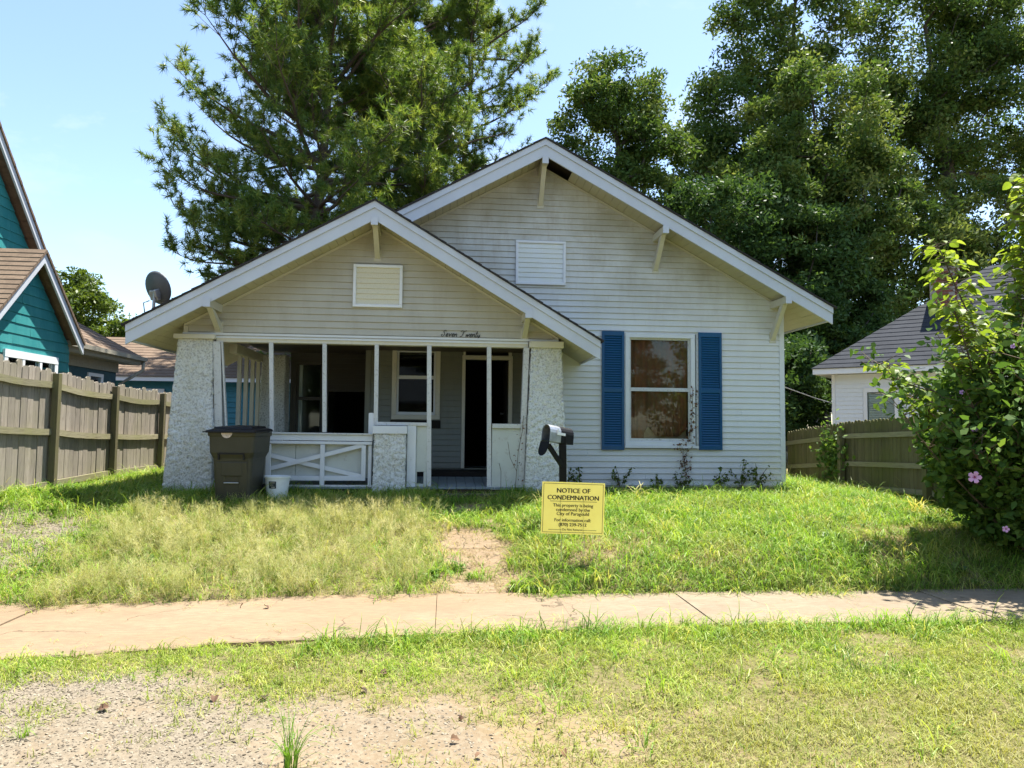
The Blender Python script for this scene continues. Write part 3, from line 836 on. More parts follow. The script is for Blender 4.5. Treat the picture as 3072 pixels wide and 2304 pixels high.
bar('stub_board', -1.175, -1.075, 1.38, 1.79, 11.13, 11.165, 'trim_white')
bar('rail', -1.055, -0.285, 1.605, 1.655, 11.08, 11.17, 'trim_peel', dz=-0.005)
bar('bottom_rail', -2.66, -1.20, 0.765, 0.835, 11.09, 11.135, 'trim_white')
bar('sill_beam', -2.75, -1.09, 0.655, 0.70, 11.07, 11.15, 'trim_peel')
bar('stile', -1.875, -1.81, 0.70, 1.305, 11.075, 11.13, 'trim_white'); bar('stile', -1.265, -1.20, 0.765, 1.30, 11.08, 11.13, 'trim_white')
bar('stile', -1.165, -1.115, 0.66, 1.30, 11.10, 11.16, 'trim_white'); bar('stile', -2.67, -2.60, 0.70, 1.305, 11.075, 11.13, 'trim_white')
for (p, q, yy) in (((-2.6, 1.135), (-1.27, 0.83), 11.112), ((-2.6, 0.945), (-1.24, 1.30), 11.092)):
    mb = MB(); mb.beam((p[0], yy, p[1]), (q[0], yy, q[1]), 0.018, 0.062); hb(mb, 'cross_brace', 'trim_white')
for x0, x1 in ((-3.3, -2.255), (-2.25, -1.13)):
    bar('infill_panel', x0, x1, 0.80, 1.31, 11.16, 11.18, 'panel_white')
bar('infill_board', -0.583, -0.45, 0.66, 1.602, 11.09, 11.12, 'trim_white')
bar('infill_panel', -0.448, -0.283, 0.90, 1.602, 11.125, 11.145, 'panel_white'); bar('infill_panel', -0.448, -0.43, 0.66, 0.899, 11.125, 11.145, 'panel_white')
bar('infill_panel', -0.33, -0.283, 0.66, 0.899, 11.125, 11.145, 'panel_white'); bar('infill_panel', -0.429, -0.331, 0.66, 0.72, 11.125, 11.145, 'panel_white')
bar('rail', 0.712, 1.15, 1.575, 1.645, 11.08, 11.19, 'trim_peel')
bar('infill_panel', 0.712, 1.15, 0.68, 1.574, 11.12, 11.14, 'panel_white')
bar('sill_beam', 0.69, 1.19, 0.635, 0.679, 11.07, 11.15, 'trim_peel')
# side opening, left
mb = MB(); mb.box(-3.42, -3.30, 11.66, 13.30, 2.72, 2.86); hb(mb, 'side_beam', 'trim_cream', bevel=0.005)
for yy in (12.05, 12.45, 12.85, 13.22):
    mb = MB(); mb.box(-3.39, -3.33, yy-0.03, yy+0.03, 1.46, 2.719); hb(mb, 'post', 'trim_cream')
mb = MB(); mb.box(-3.42, -3.28, 11.66, 13.30, 1.38, 1.459); hb(mb, 'rail', 'trim_peel')
mb = MB(); mb.box(-3.38, -3.35, 11.66, 13.30, 0.6, 1.379); hb(mb, 'infill_panel', 'panel_white')
# floor boards, running front to back, sloping to the front
for k in range(36):
    x0 = -3.3+k*0.145; x1 = x0+0.138
    mb = MB(); zf, zr = 0.675, 0.83
    mb.add([(x0, 11.06, zf-0.03), (x1, 11.06, zf-0.03), (x1, 14.0, zr-0.03), (x0, 14.0, zr-0.03), (x0, 11.06, zf), (x1, 11.06, zf), (x1, 14.0, zr), (x0, 14.0, zr)],
           [(0,3,2,1),(4,5,6,7),(0,1,5,4),(1,2,6,5),(2,3,7,6),(3,0,4,7)])
    hb(mb, 'floor_board', 'floor_grey')
mb = MB(); mb.box(-3.3, 1.2, 11.13, 11.20, 0.40, 0.635); hb(mb, 'foundation', 'step_brown')
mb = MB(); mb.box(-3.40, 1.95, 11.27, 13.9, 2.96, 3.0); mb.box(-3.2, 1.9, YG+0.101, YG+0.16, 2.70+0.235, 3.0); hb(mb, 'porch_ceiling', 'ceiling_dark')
# porch back wall (Y 13.16) with window and door
YB = 13.16
mb = MB()
DX0, DX1, DZ1 = 0.34, 1.13, 2.82
BX0, BX1, BZ0, BZ1 = -0.90, -0.20, 1.80, 3.02
for (x0, x1, z0, z1) in ((-1.44, BX0, 0.6, 3.3), (BX1, DX0, 0.6, 3.3), (DX1, 2.06, 0.6, 3.3), (BX0, BX1, 0.6, BZ0), (BX0, BX1, BZ1, 3.3), (DX0, DX1, 0.6, 0.84), (DX0, DX1, DZ1, 2.91), (DX0, DX1, 3.045, 3.3)):
    mb.box(x0, x1, YB, YB+0.14, z0, z1)
wall_b = hb(mb, 'porch_back_wall', 'siding_shaded')
z = 0.84
while z < 2.95:
    z1 = z+EXP; sp = [-1.36]
    spans = []
    cuts = []
    if z1 > BZ0-0.04: cuts.append((BX0-0.09, BX1+0.09))
    cuts.append((DX0-0.06, DX1+0.08))
    x = -1.36
    for c0, c1 in cuts: spans.append((x, c0)); x = c1
    spans.append((x, 1.95))
    for s0, s1 in spans: hb(board(YB, z, z1, s0, s1, s0, s1), 'siding_board', 'siding_shaded', wall_b)
    z += EXP
mb = MB(); mb.box(-1.46, -1.37, YB-0.025, YB+0.02, 0.84, 2.955); mb.box(-1.46, -1.441, YB+0.02, YB+0.2, 0.84, 2.955); hb(mb, 'corner_board', 'siding_shaded')
mb = MB(); mb.box(1.94, 2.0, 12.13, 13.15, 0.7, 2.955); hb(mb, 'side_wall', 'siding_shaded')
# recessed left part (Y 13.95)
YR = 13.95
mb = MB()
for (x0, x1, z0, z1) in ((-2.95, -2.86, 0.6, 3.3), (-2.33, -2.24, 0.6, 3.3), (-1.56, -1.30, 0.6, 3.3), (-2.86, -2.33, 0.6, 1.36), (-2.86, -2.33, 2.80, 3.3), (-2.24, -1.56, 2.24, 3.3)):
    mb.box(x0, x1, YR, YR+0.12, z0, z1)
wall_r = hb(mb, 'recess_wall', 'recess_shade')
z = 2.26
while z < 2.95:
    hb(board(YR, z, z+EXP, -2.24, -1.5, -2.24, -1.5), 'siding_board', 'recess_shade', wall_r); z += EXP
mb = MB(); mb.box(-1.45, -1.37, YB+0.2, YR+0.1, 0.7, 3.3); hb(mb, 'side_wall', 'recess_shade')
def window(name, x0, x1, z0, z1, yf, zm, cas=0.085, cmat='trim_cream', sash='trim_white'):
    mb = MB()
    mb.box(x0-cas, x1+cas, yf-0.035, yf+0.05, z1, z1+cas); mb.box(x0-cas, x1+cas, yf-0.045, yf+0.05, z0-cas, z0)
    mb.box(x0-cas, x0, yf-0.034, yf+0.05, z0, z1); mb.box(x1, x1+cas, yf-0.034, yf+0.05, z0, z1)
    w = hb(mb, name, cmat, bevel=0.005)
    s = 0.035
    for q, (a0, a1, dy) in enumerate(((z0, zm, 0.0), (zm, z1, 0.018))):
        m2 = MB(); yy = yf+0.005+dy
        m2.box(x0, x1, yy, yy+0.035, a0, a0+s*(1.4 if q == 0 else 0.9)); m2.box(x0, x1, yy, yy+0.035, a1-s*0.9, a1)
        m2.box(x0, x0+s, yy+0.001, yy+0.035, a0+s*0.9, a1-s*0.9); m2.box(x1-s, x1, yy+0.001, yy+0.035, a0+s*0.9, a1-s*0.9)
        hb(m2, 'sash', sash, w)
        m3 = MB(); m3.box(x0+s*0.5, x1-s*0.5, yy+0.016, yy+0.020, a0+s*0.5, a1-s*0.5); hb(m3, 'pane', 'glass', w)
    return w
window('window', BX0, BX1, BZ0, BZ1-0.05, YB, 2.48)
mb = MB(); mb.box(BX0-0.1, BX1+0.1, YB-0.03, YB-0.005, BZ0-0.24, BZ0-0.10); hb(mb, 'broken_sill', 'interior_dark')
window('window', -2.83, -2.36, 1.40, 2.77, YR, 2.10, cas=0.05, cmat='recess_shade', sash='recess_shade')
# door frame, transom and the door standing open inside
mb = MB(); mb.box(DX0-0.06, DX0, YB-0.04, YB+0.1, 0.84, DZ1); mb.box(DX1, DX1+0.075, YB-0.04, YB+0.1, 0.84, DZ1); mb.box(DX0-0.06, DX1+0.075, YB-0.042, YB+0.1, DZ1+0.001, DZ1+0.075)
dfr = hb(mb, 'door_frame', 'trim_cream', bevel=0.004)
mb = MB(); mb.box(DX0-0.04, DX1+0.06, YB-0.03, YB+0.05, 3.03, 3.06); mb.box(DX0-0.04, DX0, YB-0.03, YB+0.05, 2.90, 3.03); mb.box(DX1, DX1+0.06, YB-0.03, YB+0.05, 2.90, 3.03); hb(mb, 'transom_frame', 'trim_cream')
mb = MB(); mb.box(DX1-0.02, DX1+0.025, YB+0.15, YB+0.95, 0.84, 2.80)
dr = hb(mb, 'door', 'interior_dark')
mb = MB(); mb.tube([(DX1-0.02, YB+0.85, 1.85), (DX1-0.08, YB+0.85, 1.85)], [0.014, 0.028], 10); hb(mb, 'knob', 'steel', dr)

# --- big right window with shutters
w = window('front_window', 3.12, 4.20, 1.375, 3.155, YM, 2.265, cas=0.075, cmat='trim_white', sash='trim_peel')
mb = MB(); mb.box(3.03, 4.32, YM-0.075, YM-0.046, 1.262, 1.305); hb(mb, 'sill', 'trim_white', w)
def shutter(x0, x1, z0, z1):
    mb = MB(); y0, y1 = YM-0.055, YM-0.016; f = 0.042
    mb.box(x0, x0+f, y0, y1, z0, z1); mb.box(x1-f, x1, y0, y1, z0, z1)
    for a0, a1 in ((z0, z0+0.07), (z1-0.08, z1), ((z0+z1)/2-0.035, (z0+z1)/2+0.035)): mb.box(x0+f, x1-f, y0+0.001, y1, a0, a1)
    mb.box(x0+f, x1-f, y1-0.006, y1, z0+0.07, z1-0.08)
    s = hb(mb, 'shutter', 'blue_shutter', bevel=0.004)
    for a0, a1 in ((z0+0.07, (z0+z1)/2-0.035), ((z0+z1)/2+0.035, z1-0.08)):
        n = 22; h = (a1-a0)/n
        for k in range(n):
            zz = a0+k*h
            m2 = MB(); m2.add([(x0+f, y0+0.004, zz+0.003), (x1-f, y0+0.004, zz+0.003), (x1-f, y1-0.008, zz+h*1.05), (x0+f, y1-0.008, zz+h*1.05),
                               (x0+f, y0+0.010, zz-0.004), (x1-f, y0+0.010, zz-0.004), (x1-f, y1-0.006, zz+h*0.8), (x0+f, y1-0.006, zz+h*0.8)],
                              [(0,1,2,3),(7,6,5,4),(4,5,1,0),(2,1,5,6),(0,3,7,4)])
            hb(m2, 'slat', 'blue_shutter', s)
shutter(2.635, 3.022, 1.225, 3.255); shutter(4.335, 4.745, 1.235, 3.265)

# --- script house number over the porch
LET = {'S': [[(.62,.82),(.5,.98),(.3,.95),(.22,.75),(.45,.55),(.5,.25),(.3,.02),(.05,.1),(.0,.28),(.2,.3)]],
 'e': [[(0,.08),(.25,.22),(.36,.4),(.24,.5),(.1,.36),(.1,.1),(.28,0),(.5,.12)]], 'v': [[(0,.4),(.1,.45),(.2,.02),(.42,.45),(.55,.42)]],
 'n': [[(0,.45),(.06,.0),(.1,.3),(.28,.46),(.36,.3),(.36,.04),(.5,.08)]], 'T': [[(-.1,.8),(.1,.98),(.5,.9),(.85,1.0)], [(.42,.93),(.36,.3),(.18,.0),(0,.1)]],
 'w': [[(0,.42),(.1,.0),(.28,.4),(.36,.0),(.55,.44),(.65,.4)]], 't': [[(.16,.9),(.1,.12),(.22,0),(.4,.12)], [(-.06,.6),(.34,.64)]],
 'y': [[(0,.42),(.08,.08),(.28,.12),(.38,.42),(.34,-.1),(.16,-.4),(.02,-.26),(.5,.1)]]}
def script(word, x, z, h):
    mb = MB()
    for ch in word:
        if ch == ' ': x += h*0.45; continue
        wd = 0
        for st in LET[ch]:
            P = []
            st2 = [st[0]]+st+[st[-1]]
            for i in range(1, len(st2)-2):
                for s in range(4):
                    u = s/4; p0, p1, p2, p3 = (np.array(st2[i+d]) for d in (-1, 0, 1, 2))
                    P.append(0.5*((2*p1)+(-p0+p2)*u+(2*p0-5*p1+4*p2-p3)*u*u+(-p0+3*p1-3*p2+p3)*u**3))
            P.append(np.array(st[-1]))
            mb.tube([(x+h*(0.9*p[0]+0.35*p[1]), YG-0.022, z+h*p[1]) for p in P], 0.0052, 5)
            wd = max(wd, max(p[0] for p in st))
        x += h*wd*0.9 + (h*0.12 if ch in 'ST' else 0)
    return hb(mb, 'house_number', 'letters_dark')
script('Seven Twenty', -0.10, 2.985, 0.098)
tag(house.children[-1], 'dark cursive script lettering over the porch')

# --- curtain behind the right window
n = 90; V = []; F = []
for i in range(n+1):
    u = i/n; x = lerp(3.08, 4.22, u)
    hem = 1.46 + 0.16*math.exp(-((u-0.36)/0.07)**2) - 0.0*u + 0.16*ss(0.8, 1.0, u)
    if u < 0.28: hem = 1.40 - 0.06*math.sin(u/0.28*math.pi)
    for k in range(25):
        f = k/24; z = lerp(3.17, hem, f)
        amp = 0.022+0.02*f
        y = 12.215 + 0.6*amp*math.sin(u*58+1.5*math.sin(u*9)+f*1.2*math.sin(u*13)) + 0.015*math.sin(u*17+f*2)
        V.append((x-3.65, y-12.215, z-1.4))
for i in range(n):
    for k in range(24):
        a_ = i*25+k; F.append((a_, a_+1, a_+26, a_+25))
me = bpy.data.meshes.new('curtain'); me.from_pydata(V, [], F); me.update(); me.materials.append(MATS['curtain'])
cu_o = link('curtain', me, smooth=True); cu_o.location = (3.65, 12.215, 1.4)
cu_o.modifiers.new('thick', 'SOLIDIFY').thickness = 0.004
tag(cu_o, 'sagging brown curtain hanging behind the big shuttered window', 'curtain')
mb = MB(); mb.box(-0.5, 0.5, 0, 0.02, 0, 0.42); cb = mb.build('cardboard_sheet', MATS['cardboard']); cb.location = (3.68, 12.27, 1.30)
tag(cb, 'tan cardboard sheet standing inside the window below the curtain', 'cardboard')

# ------------------------------------------------------------------ fences
def fence_left():
    root = empty('wooden_fence', (-5.7, 12.0, 0.6))
    tag(root, 'tall weathered grey board fence with sagging rails, left of the bungalow', 'fence')
    def top(y): return float(np.interp(y, [5, 8, 9.6, 11, 12.9, 15, 19], [2.48, 2.46, 2.45, 2.36, 2.27, 2.24, 2.2]))
    def bot(y): return gz(-5.6, y)+0.02
    def P(mb, name, mat):
        mb.v = [(x+5.7, y-12.0, z-0.6) for x, y, z in mb.v]; return mb.build(name, MATS[mat], root)
    posts = [7.2, 9.0, 11.05, 12.95, 15.0, 17.1]
    y = 6.6
    while y < 18.0:
        w = random.choice([0.138, 0.14, 0.14, 0.09, 0.12]); t_ = top(y) + random.uniform(-0.035, 0.035)
        dx = random.uniform(-0.014, 0.0); c = 0.03; tl = random.uniform(-0.01, 0.01)
        zb_ = bot(y)-random.uniform(-0.03, 0.05)
        poly = [(y, zb_), (y+w, zb_), (y+w+tl, t_-c), (y+w-c+tl, t_), (y+c+tl, t_+random.uniform(-.012, .006)), (y+tl, t_-c)]
        mb = MB(); mb.prismx(poly, -5.745+dx, -5.727+dx)
        P(mb, 'board', 'fence_grey')
        y += w+random.uniform(0.003, 0.014)
    for k in range(len(posts)-1):
        y0, y1 = posts[k]+0.046, posts[k+1]-0.046
        for rel0, sag in ((-0.22, 0.035), (-0.90, 0.02), (-1.58, 0.0)):
            n = 6; mb = MB()
            pts = []
            for q in range(n+1):
                u = q/n; yy = lerp(y0, y1, u); zz = lerp(top(y0), top(y1), u)+rel0-sag*math.sin(u*math.pi)+random.uniform(-.003, .003)
                if rel0 < -1.5: zz = lerp(bot(y0), bot(y1), u)+0.12
                pts.append((yy, zz))
            poly = [(a_, b_-0.045) for a_, b_ in pts]+[(a_, b_+0.045) for a_, b_ in reversed(pts)]
            mb.prismx(poly, -5.722, -5.684); P(mb, 'rail', 'fence_rail')
    for yp in posts:
        mb = MB(); lean = random.uniform(-0.012, 0.02)
        z0, z1 = bot(yp)-0.1, top(yp)-0.05
        mb.beam((-5.665, yp, z0), (-5.665+lean, yp, z1), 0.09, 0.09, (0, 1, 0)); P(mb, 'post', 'fence_post')
fence_left()
def fence_right():
    root = empty('picket_fence', (7.0, 12.0, 0.55))
    tag(root, 'low mossy green-brown picket fence behind the pink-flowered bush, right of the bungalow', 'fence')
    def top(y): return float(np.interp(y, [6, 9, 11.1, 12.2, 13.7, 14.4], [1.86, 1.83, 1.80, 1.74, 1.62, 1.56]))
    def P(mb, name, mat):
        mb.v = [(x-7.0, y-12.0, z-0.55) for x, y, z in mb.v]; return mb.build(name, MATS[mat], root)
    y = 6.4
    while y < 14.3:
        w = 0.092; t_ = top(y)+random.uniform(-.012, .012); zb_ = gz(7.0, y)+random.uniform(0, .03); r_ = w/2
        poly = [(y, zb_), (y+w, zb_), (y+w, t_-r_)] + [(y+r_+r_*math.cos(a), t_-r_+r_*math.sin(a)) for a in (R(45), R(90), R(135))] + [(y, t_-r_)]
        dx = random.uniform(-.004, .004)
        mb = MB(); mb.prismx(poly, 7.03+dx, 7.046+dx); P(mb, 'picket', 'fence_green'); y += w+0.006
    for y0, y1 in ((6.4, 9.9), (9.9, 12.17), (12.17, 14.35)):
        for rel in (-0.25, -0.73, -1.12):
            mb = MB(); mb.prismx([(y0, top(y0)+rel-.04), (y1, top(y1)+rel-.04), (y1, top(y1)+rel+.04), (y0, top(y0)+rel+.04)], 6.99, 7.026); P(mb, 'rail', 'fence_rail')
    for yp in (7.7, 9.9, 12.17, 14.36):
        mb = MB(); mb.box(6.905, 6.988, yp-.045, yp+.045, gz(7, yp)-.1, top(yp)-.10); P(mb, 'post', 'fence_green')
    # short return to the house corner
    x = 5.95
    while x < 6.98:
        t_ = 1.56+random.uniform(-.012, .012)
        mb = MB(); mb.prism([(x, .58), (x+.092, .58), (x+.092, t_-.03), (x+.046, t_), (x, t_-.03)], 14.42, 14.436); P(mb, 'picket', 'fence_green'); x += .098
    for z in (1.31, .83):
        mb = MB(); mb.box(5.9, 7.0, 14.38, 14.418, z-.04, z+.04); P(mb, 'rail', 'fence_rail')
fence_right()

# ------------------------------------------------------------------ teal house on the left
def teal_house():
    root = empty('teal_house', (-8.0, 14.5, 0.5))
    tag(root, 'teal shingle-sided house with steep gables and a brown roof beyond the board fence', 'house')
    O = Vector((-8.0, 14.5, 0.5))
    def P(mb, name, mat, par=None, **k):
        mb.v = [(x-O.x, y-O.y, z-O.z) for x, y, z in mb.v]; return mb.build(name, MATS[mat], par or root, **k)
    def gable_wall(nm, X, y0, y1, z0, A, sl, exp_, cut=None):
        """wall facing +X; A = (y,z) apex, sl slopes left/right"""
        def lim(z):
            l_ = A[0]-(A[1]-z)/sl; r_ = A[0]+(A[1]-z)/sl; return max(y0, l_), min(y1, r_)
        l0, r0 = lim(z0+0.01)
        zl = A[1]-(A[0]-y0)*sl; zr = A[1]-(y1-A[0])*sl
        mb = MB(); mb.prismx([(y0, z0), (y1, z0), (y1, max(z0, zr)), A, (y0, max(z0, zl))], X-0.15, X)
        wall = P(mb, nm, 'teal_shingle')
        z = z0
        while z < A[1]-0.05:
            z1 = min(z+exp_, A[1]-0.02)
            a0, a1 = lim(z); b0, b1 = lim(z1)
            # each course as broad shingles
            cuts = [a0]
            while cuts[-1] < a1-1.15: cuts.append(cuts[-1]+random.uniform(0.55, 1.1))
            cuts.append(a1)
            for q in range(len(cuts)-1):
                c0, c1 = cuts[q], cuts[q+1]
                d0 = max(c0, b0) if q > 0 else b0; d1 = min(c1, b1) if q < len(cuts)-2 else b1
                if d1-d0 < 0.005: d0 = d1 = (max(b0, min(b1, (c0+c1)/2)))
                dz = random.uniform(-.006, .006); t_ = random.uniform(.016, .022)
                g = 0.002
                mb = MB(); mb.add([(X+t_, c0+g, z+dz), (X+t_, c1-g, z+dz), (X+.001, c1-g, z+dz), (X+.001, c0+g, z+dz), (X+.004, d0, z1), (X+.004, d1, z1), (X+.001, d1, z1), (X+.001, d0, z1)],
                    [(0,1,2,3),(4,7,6,5),(0,4,5,1),(1,5,6,2),(2,6,7,3),(3,7,4,0)])
                P(mb, 'siding_board', 'teal_shingle', wall)
            z += exp_
        return wall
    # small gable
    A = (14.50, 4.70); sl = 1.0
    gable_wall('gable_wall', -8.0, 12.98, 16.02, 0.5, A, sl, 0.196)
    # big gable further back
    A2 = (12.75, 9.20)
    gable_wall('tall_gable_wall', -9.0, 9.0, 16.5, 3.0, A2, 1.14, 0.21)
    def slab_roof(nm, A, sl, ye0, ye1, x0, x1, th=0.06):
        for sgn, ye in ((-1, ye0), (1, ye1)):
            n = 16; L = abs(ye-A[0]); mb = MB()
            for k in range(n):
                a0, a1 = A[0]+sgn*L*k/n, A[0]+sgn*L*(k+1.06)/n
                z0, z1 = A[1]-sl*L*k/n, A[1]-sl*L*(k+1.06)/n
                mb.add([(x0, a0, z0), (x1, a0, z0), (x1, a1, z1+.018), (x0, a1, z1+.018), (x0, a0, z0-th), (x1, a0, z0-th), (x1, a1, z1-th), (x0, a1, z1-th)],
                       [(0,1,2,3),(7,6,5,4),(0,4,5,1),(1,5,6,2),(2,6,7,3),(3,7,4,0)])
            o = P(mb, nm, 'shingle_brown')
            o['kind'] = 'stuff'
            mb = MB(); e = sgn
            zt = A[1]-th-0.002; zb2 = A[1]-sl*L-th-0.002; w = 0.20
            mb.prismx([(A[0], zt-w), (ye, zb2-w), (ye, zb2), (A[0], zt)] if sgn > 0 else [(ye, zb2-w), (A[0], zt-w), (A[0], zt), (ye, zb2)], x1-0.07, x1-0.03)
            P(mb, 'rake_board', 'fascia_white')
    slab_roof('roof', (14.50, 4.93), 1.0, 12.8, 16.12, -9.2, -7.72)
    slab_roof('tall_roof', (12.75, 9.45), 1.14, 8.8, 16.9, -16, -8.72)
    # window under small gable
    mb = MB(); mb.box(-7.985, -7.94, 13.72, 15.52, 2.78, 2.92); mb.box(-7.985, -7.945, 13.72, 13.83, 1.5, 2.779); mb.box(-7.985, -7.945, 15.41, 15.52, 1.5, 2.779); mb.box(-7.985, -7.945, 14.28, 14.36, 1.5, 2.779); mb.box(-7.985, -7.945, 14.86, 14.94, 1.5, 2.779)
    wi = P(mb, 'window', 'white_plain')
    for y0 in (13.83, 14.36, 14.94):
        mb = MB(); mb.box(-7.982, -7.97, y0, y0+0.47, 1.5, 2.779); P(mb, 'pane', 'glass', wi)
    # rear wing
    mb = MB(); mb.box(-13, -8.55, 16.03, 19.5, 0.5, 3.15); wv = P(mb, 'wing_wall', 'teal_dark')  # eave shade put into the colour as a darker teal
    for y0 in (16.15, 18.0):
        mb = MB(); mb.box(-8.548, -8.51, y0, y0+0.75, 2.72, 2.80); mb.box(-8.548, -8.512, y0, y0+0.1, 1.6, 2.719); mb.box(-8.548, -8.512, y0+.65, y0+.75, 1.6, 2.719)
        ww = P(mb, 'window', 'white_plain'); mb = MB(); mb.box(-8.548, -8.53, y0+.1, y0+.65, 1.6, 2.719); P(mb, 'pane', 'glass', ww)
    # hip roof of the wing, stepped shingle courses
    ex, ez = -8.1, 3.36; yb0, yb1 = 15.6, 20.0; n = 18
    rx, rz = -10.6, 5.0
    mb = MB()
    for k in range(n):
        f0, f1 = k/n, (k+1.05)/n
        xa, xb = lerp(ex, rx, f0), lerp(ex, rx, f1); za, zb_ = lerp(ez, rz, f0), lerp(ez, rz, f1)
        ya, yb_ = lerp(yb1, yb1-2.3, f0), lerp(yb1, yb1-2.3, f1)
        mb.add([(xa, yb0, za), (xa, ya, za), (xb, yb_, zb_-.012), (xb, yb0, zb_-.012), (xa, yb0, za-.02), (xa, ya, za-.02)], [(0,1,2,3), (4,5,1,0)])
        # far hip side
        mb.add([(xa, ya, za), (-12.5, ya, za), (-12.5, yb_, zb_), (xb, yb_, zb_)], [(0,1,2,3)])
    o = P(mb, 'wing_roof', 'shingle_brown'); o['kind'] = 'stuff'
    mb = MB(); mb.box(-8.54, -8.12, 16.03, 19.9, 3.13, 3.155); mb.box(-8.14, -8.10, 16.03, 20.0, 3.156, 3.33); P(mb, 'eave', 'gutter')
    mb = MB(); mb.box(-8.55, -8.5, 16.03, 19.52, 2.9, 3.129); P(mb, 'frieze', 'gutter')
    mb = MB(); mb.box(-8.10, -7.99, 16.0, 20.02, 3.24, 3.34); P(mb, 'gutter', 'gutter')
    mb = MB(); mb.tube([(-8.05, 19.95, 3.24), (-8.06, 19.93, 3.0), (-8.3, 19.75, 2.78), (-8.48, 19.6, 2.62), (-8.48, 19.6, 0.6)], 0.045, 8); P(mb, 'downspout', 'gutter', smooth=True)
    mb = MB(); mb.box(-16, -9.16, 9.2, 16.0, 0.5, 6.5); P(mb, 'house_body', 'teal_dark')
teal_house()

def far_teal():
    root = empty('teal_outbuilding', (-9.5, 24.0, 0.5))
    tag(root, 'far low teal building with shallow brown roof seen between fence and porch column', 'building')
    def P(mb, name, mat, par=None):
        mb.v = [(x+9.5, y-24.0, z-0.5) for x, y, z in mb.v]; return mb.build(name, MATS[mat], par or root)
    mb = MB(); mb.box(-12.4, -5.0, 24.0, 29, 0.5, 2.95); wl = P(mb, 'wall', 'teal_far')
    z = 0.6
    while z < 2.85:
        mb = board(24.0, z, z+0.17, -12.4, -5.0, -12.4, -5.0, 0.03); P(mb, 'siding_board', 'teal_far', wl); z += 0.17
    mb = MB(); mb.box(-12.6, -4.8, 23.55, 23.6, 2.93, 3.07); P(mb, 'fascia', 'white_plain')
    mb = MB(); n = 14
    for k in range(n):
        f0, f1 = k/n, (k+1.04)/n
        y0, y1 = lerp(23.52, 27.5, f0), lerp(23.52, 27.5, f1); z0, z1 = lerp(3.08, 4.75, f0), lerp(3.08, 4.75, f1)
        mb.add([(-12.6, y0, z0), (-4.8, y0, z0), (-4.8, y1, z1-.014), (-12.6, y1, z1-.014), (-12.6, y0, z0-.02), (-4.8, y0, z0-.02)], [(0,1,2,3), (4,5,1,0)])
    o = P(mb, 'roof', 'shingle_brown'); o['kind'] = 'stuff'
    mb = MB(); mb.box(-10.35, -9.0, 23.93, 23.965, 2.45, 2.7); mb.box(-10.35, -10.2, 23.93, 23.965, 1.6, 2.449); mb.box(-9.15, -9.0, 23.93, 23.965, 1.6, 2.449); wi = P(mb, 'window', 'white_plain')
    mb = MB(); mb.box(-10.2, -9.15, 23.95, 23.96, 1.6, 2.449); P(mb, 'pane', 'glass', wi)
far_teal()

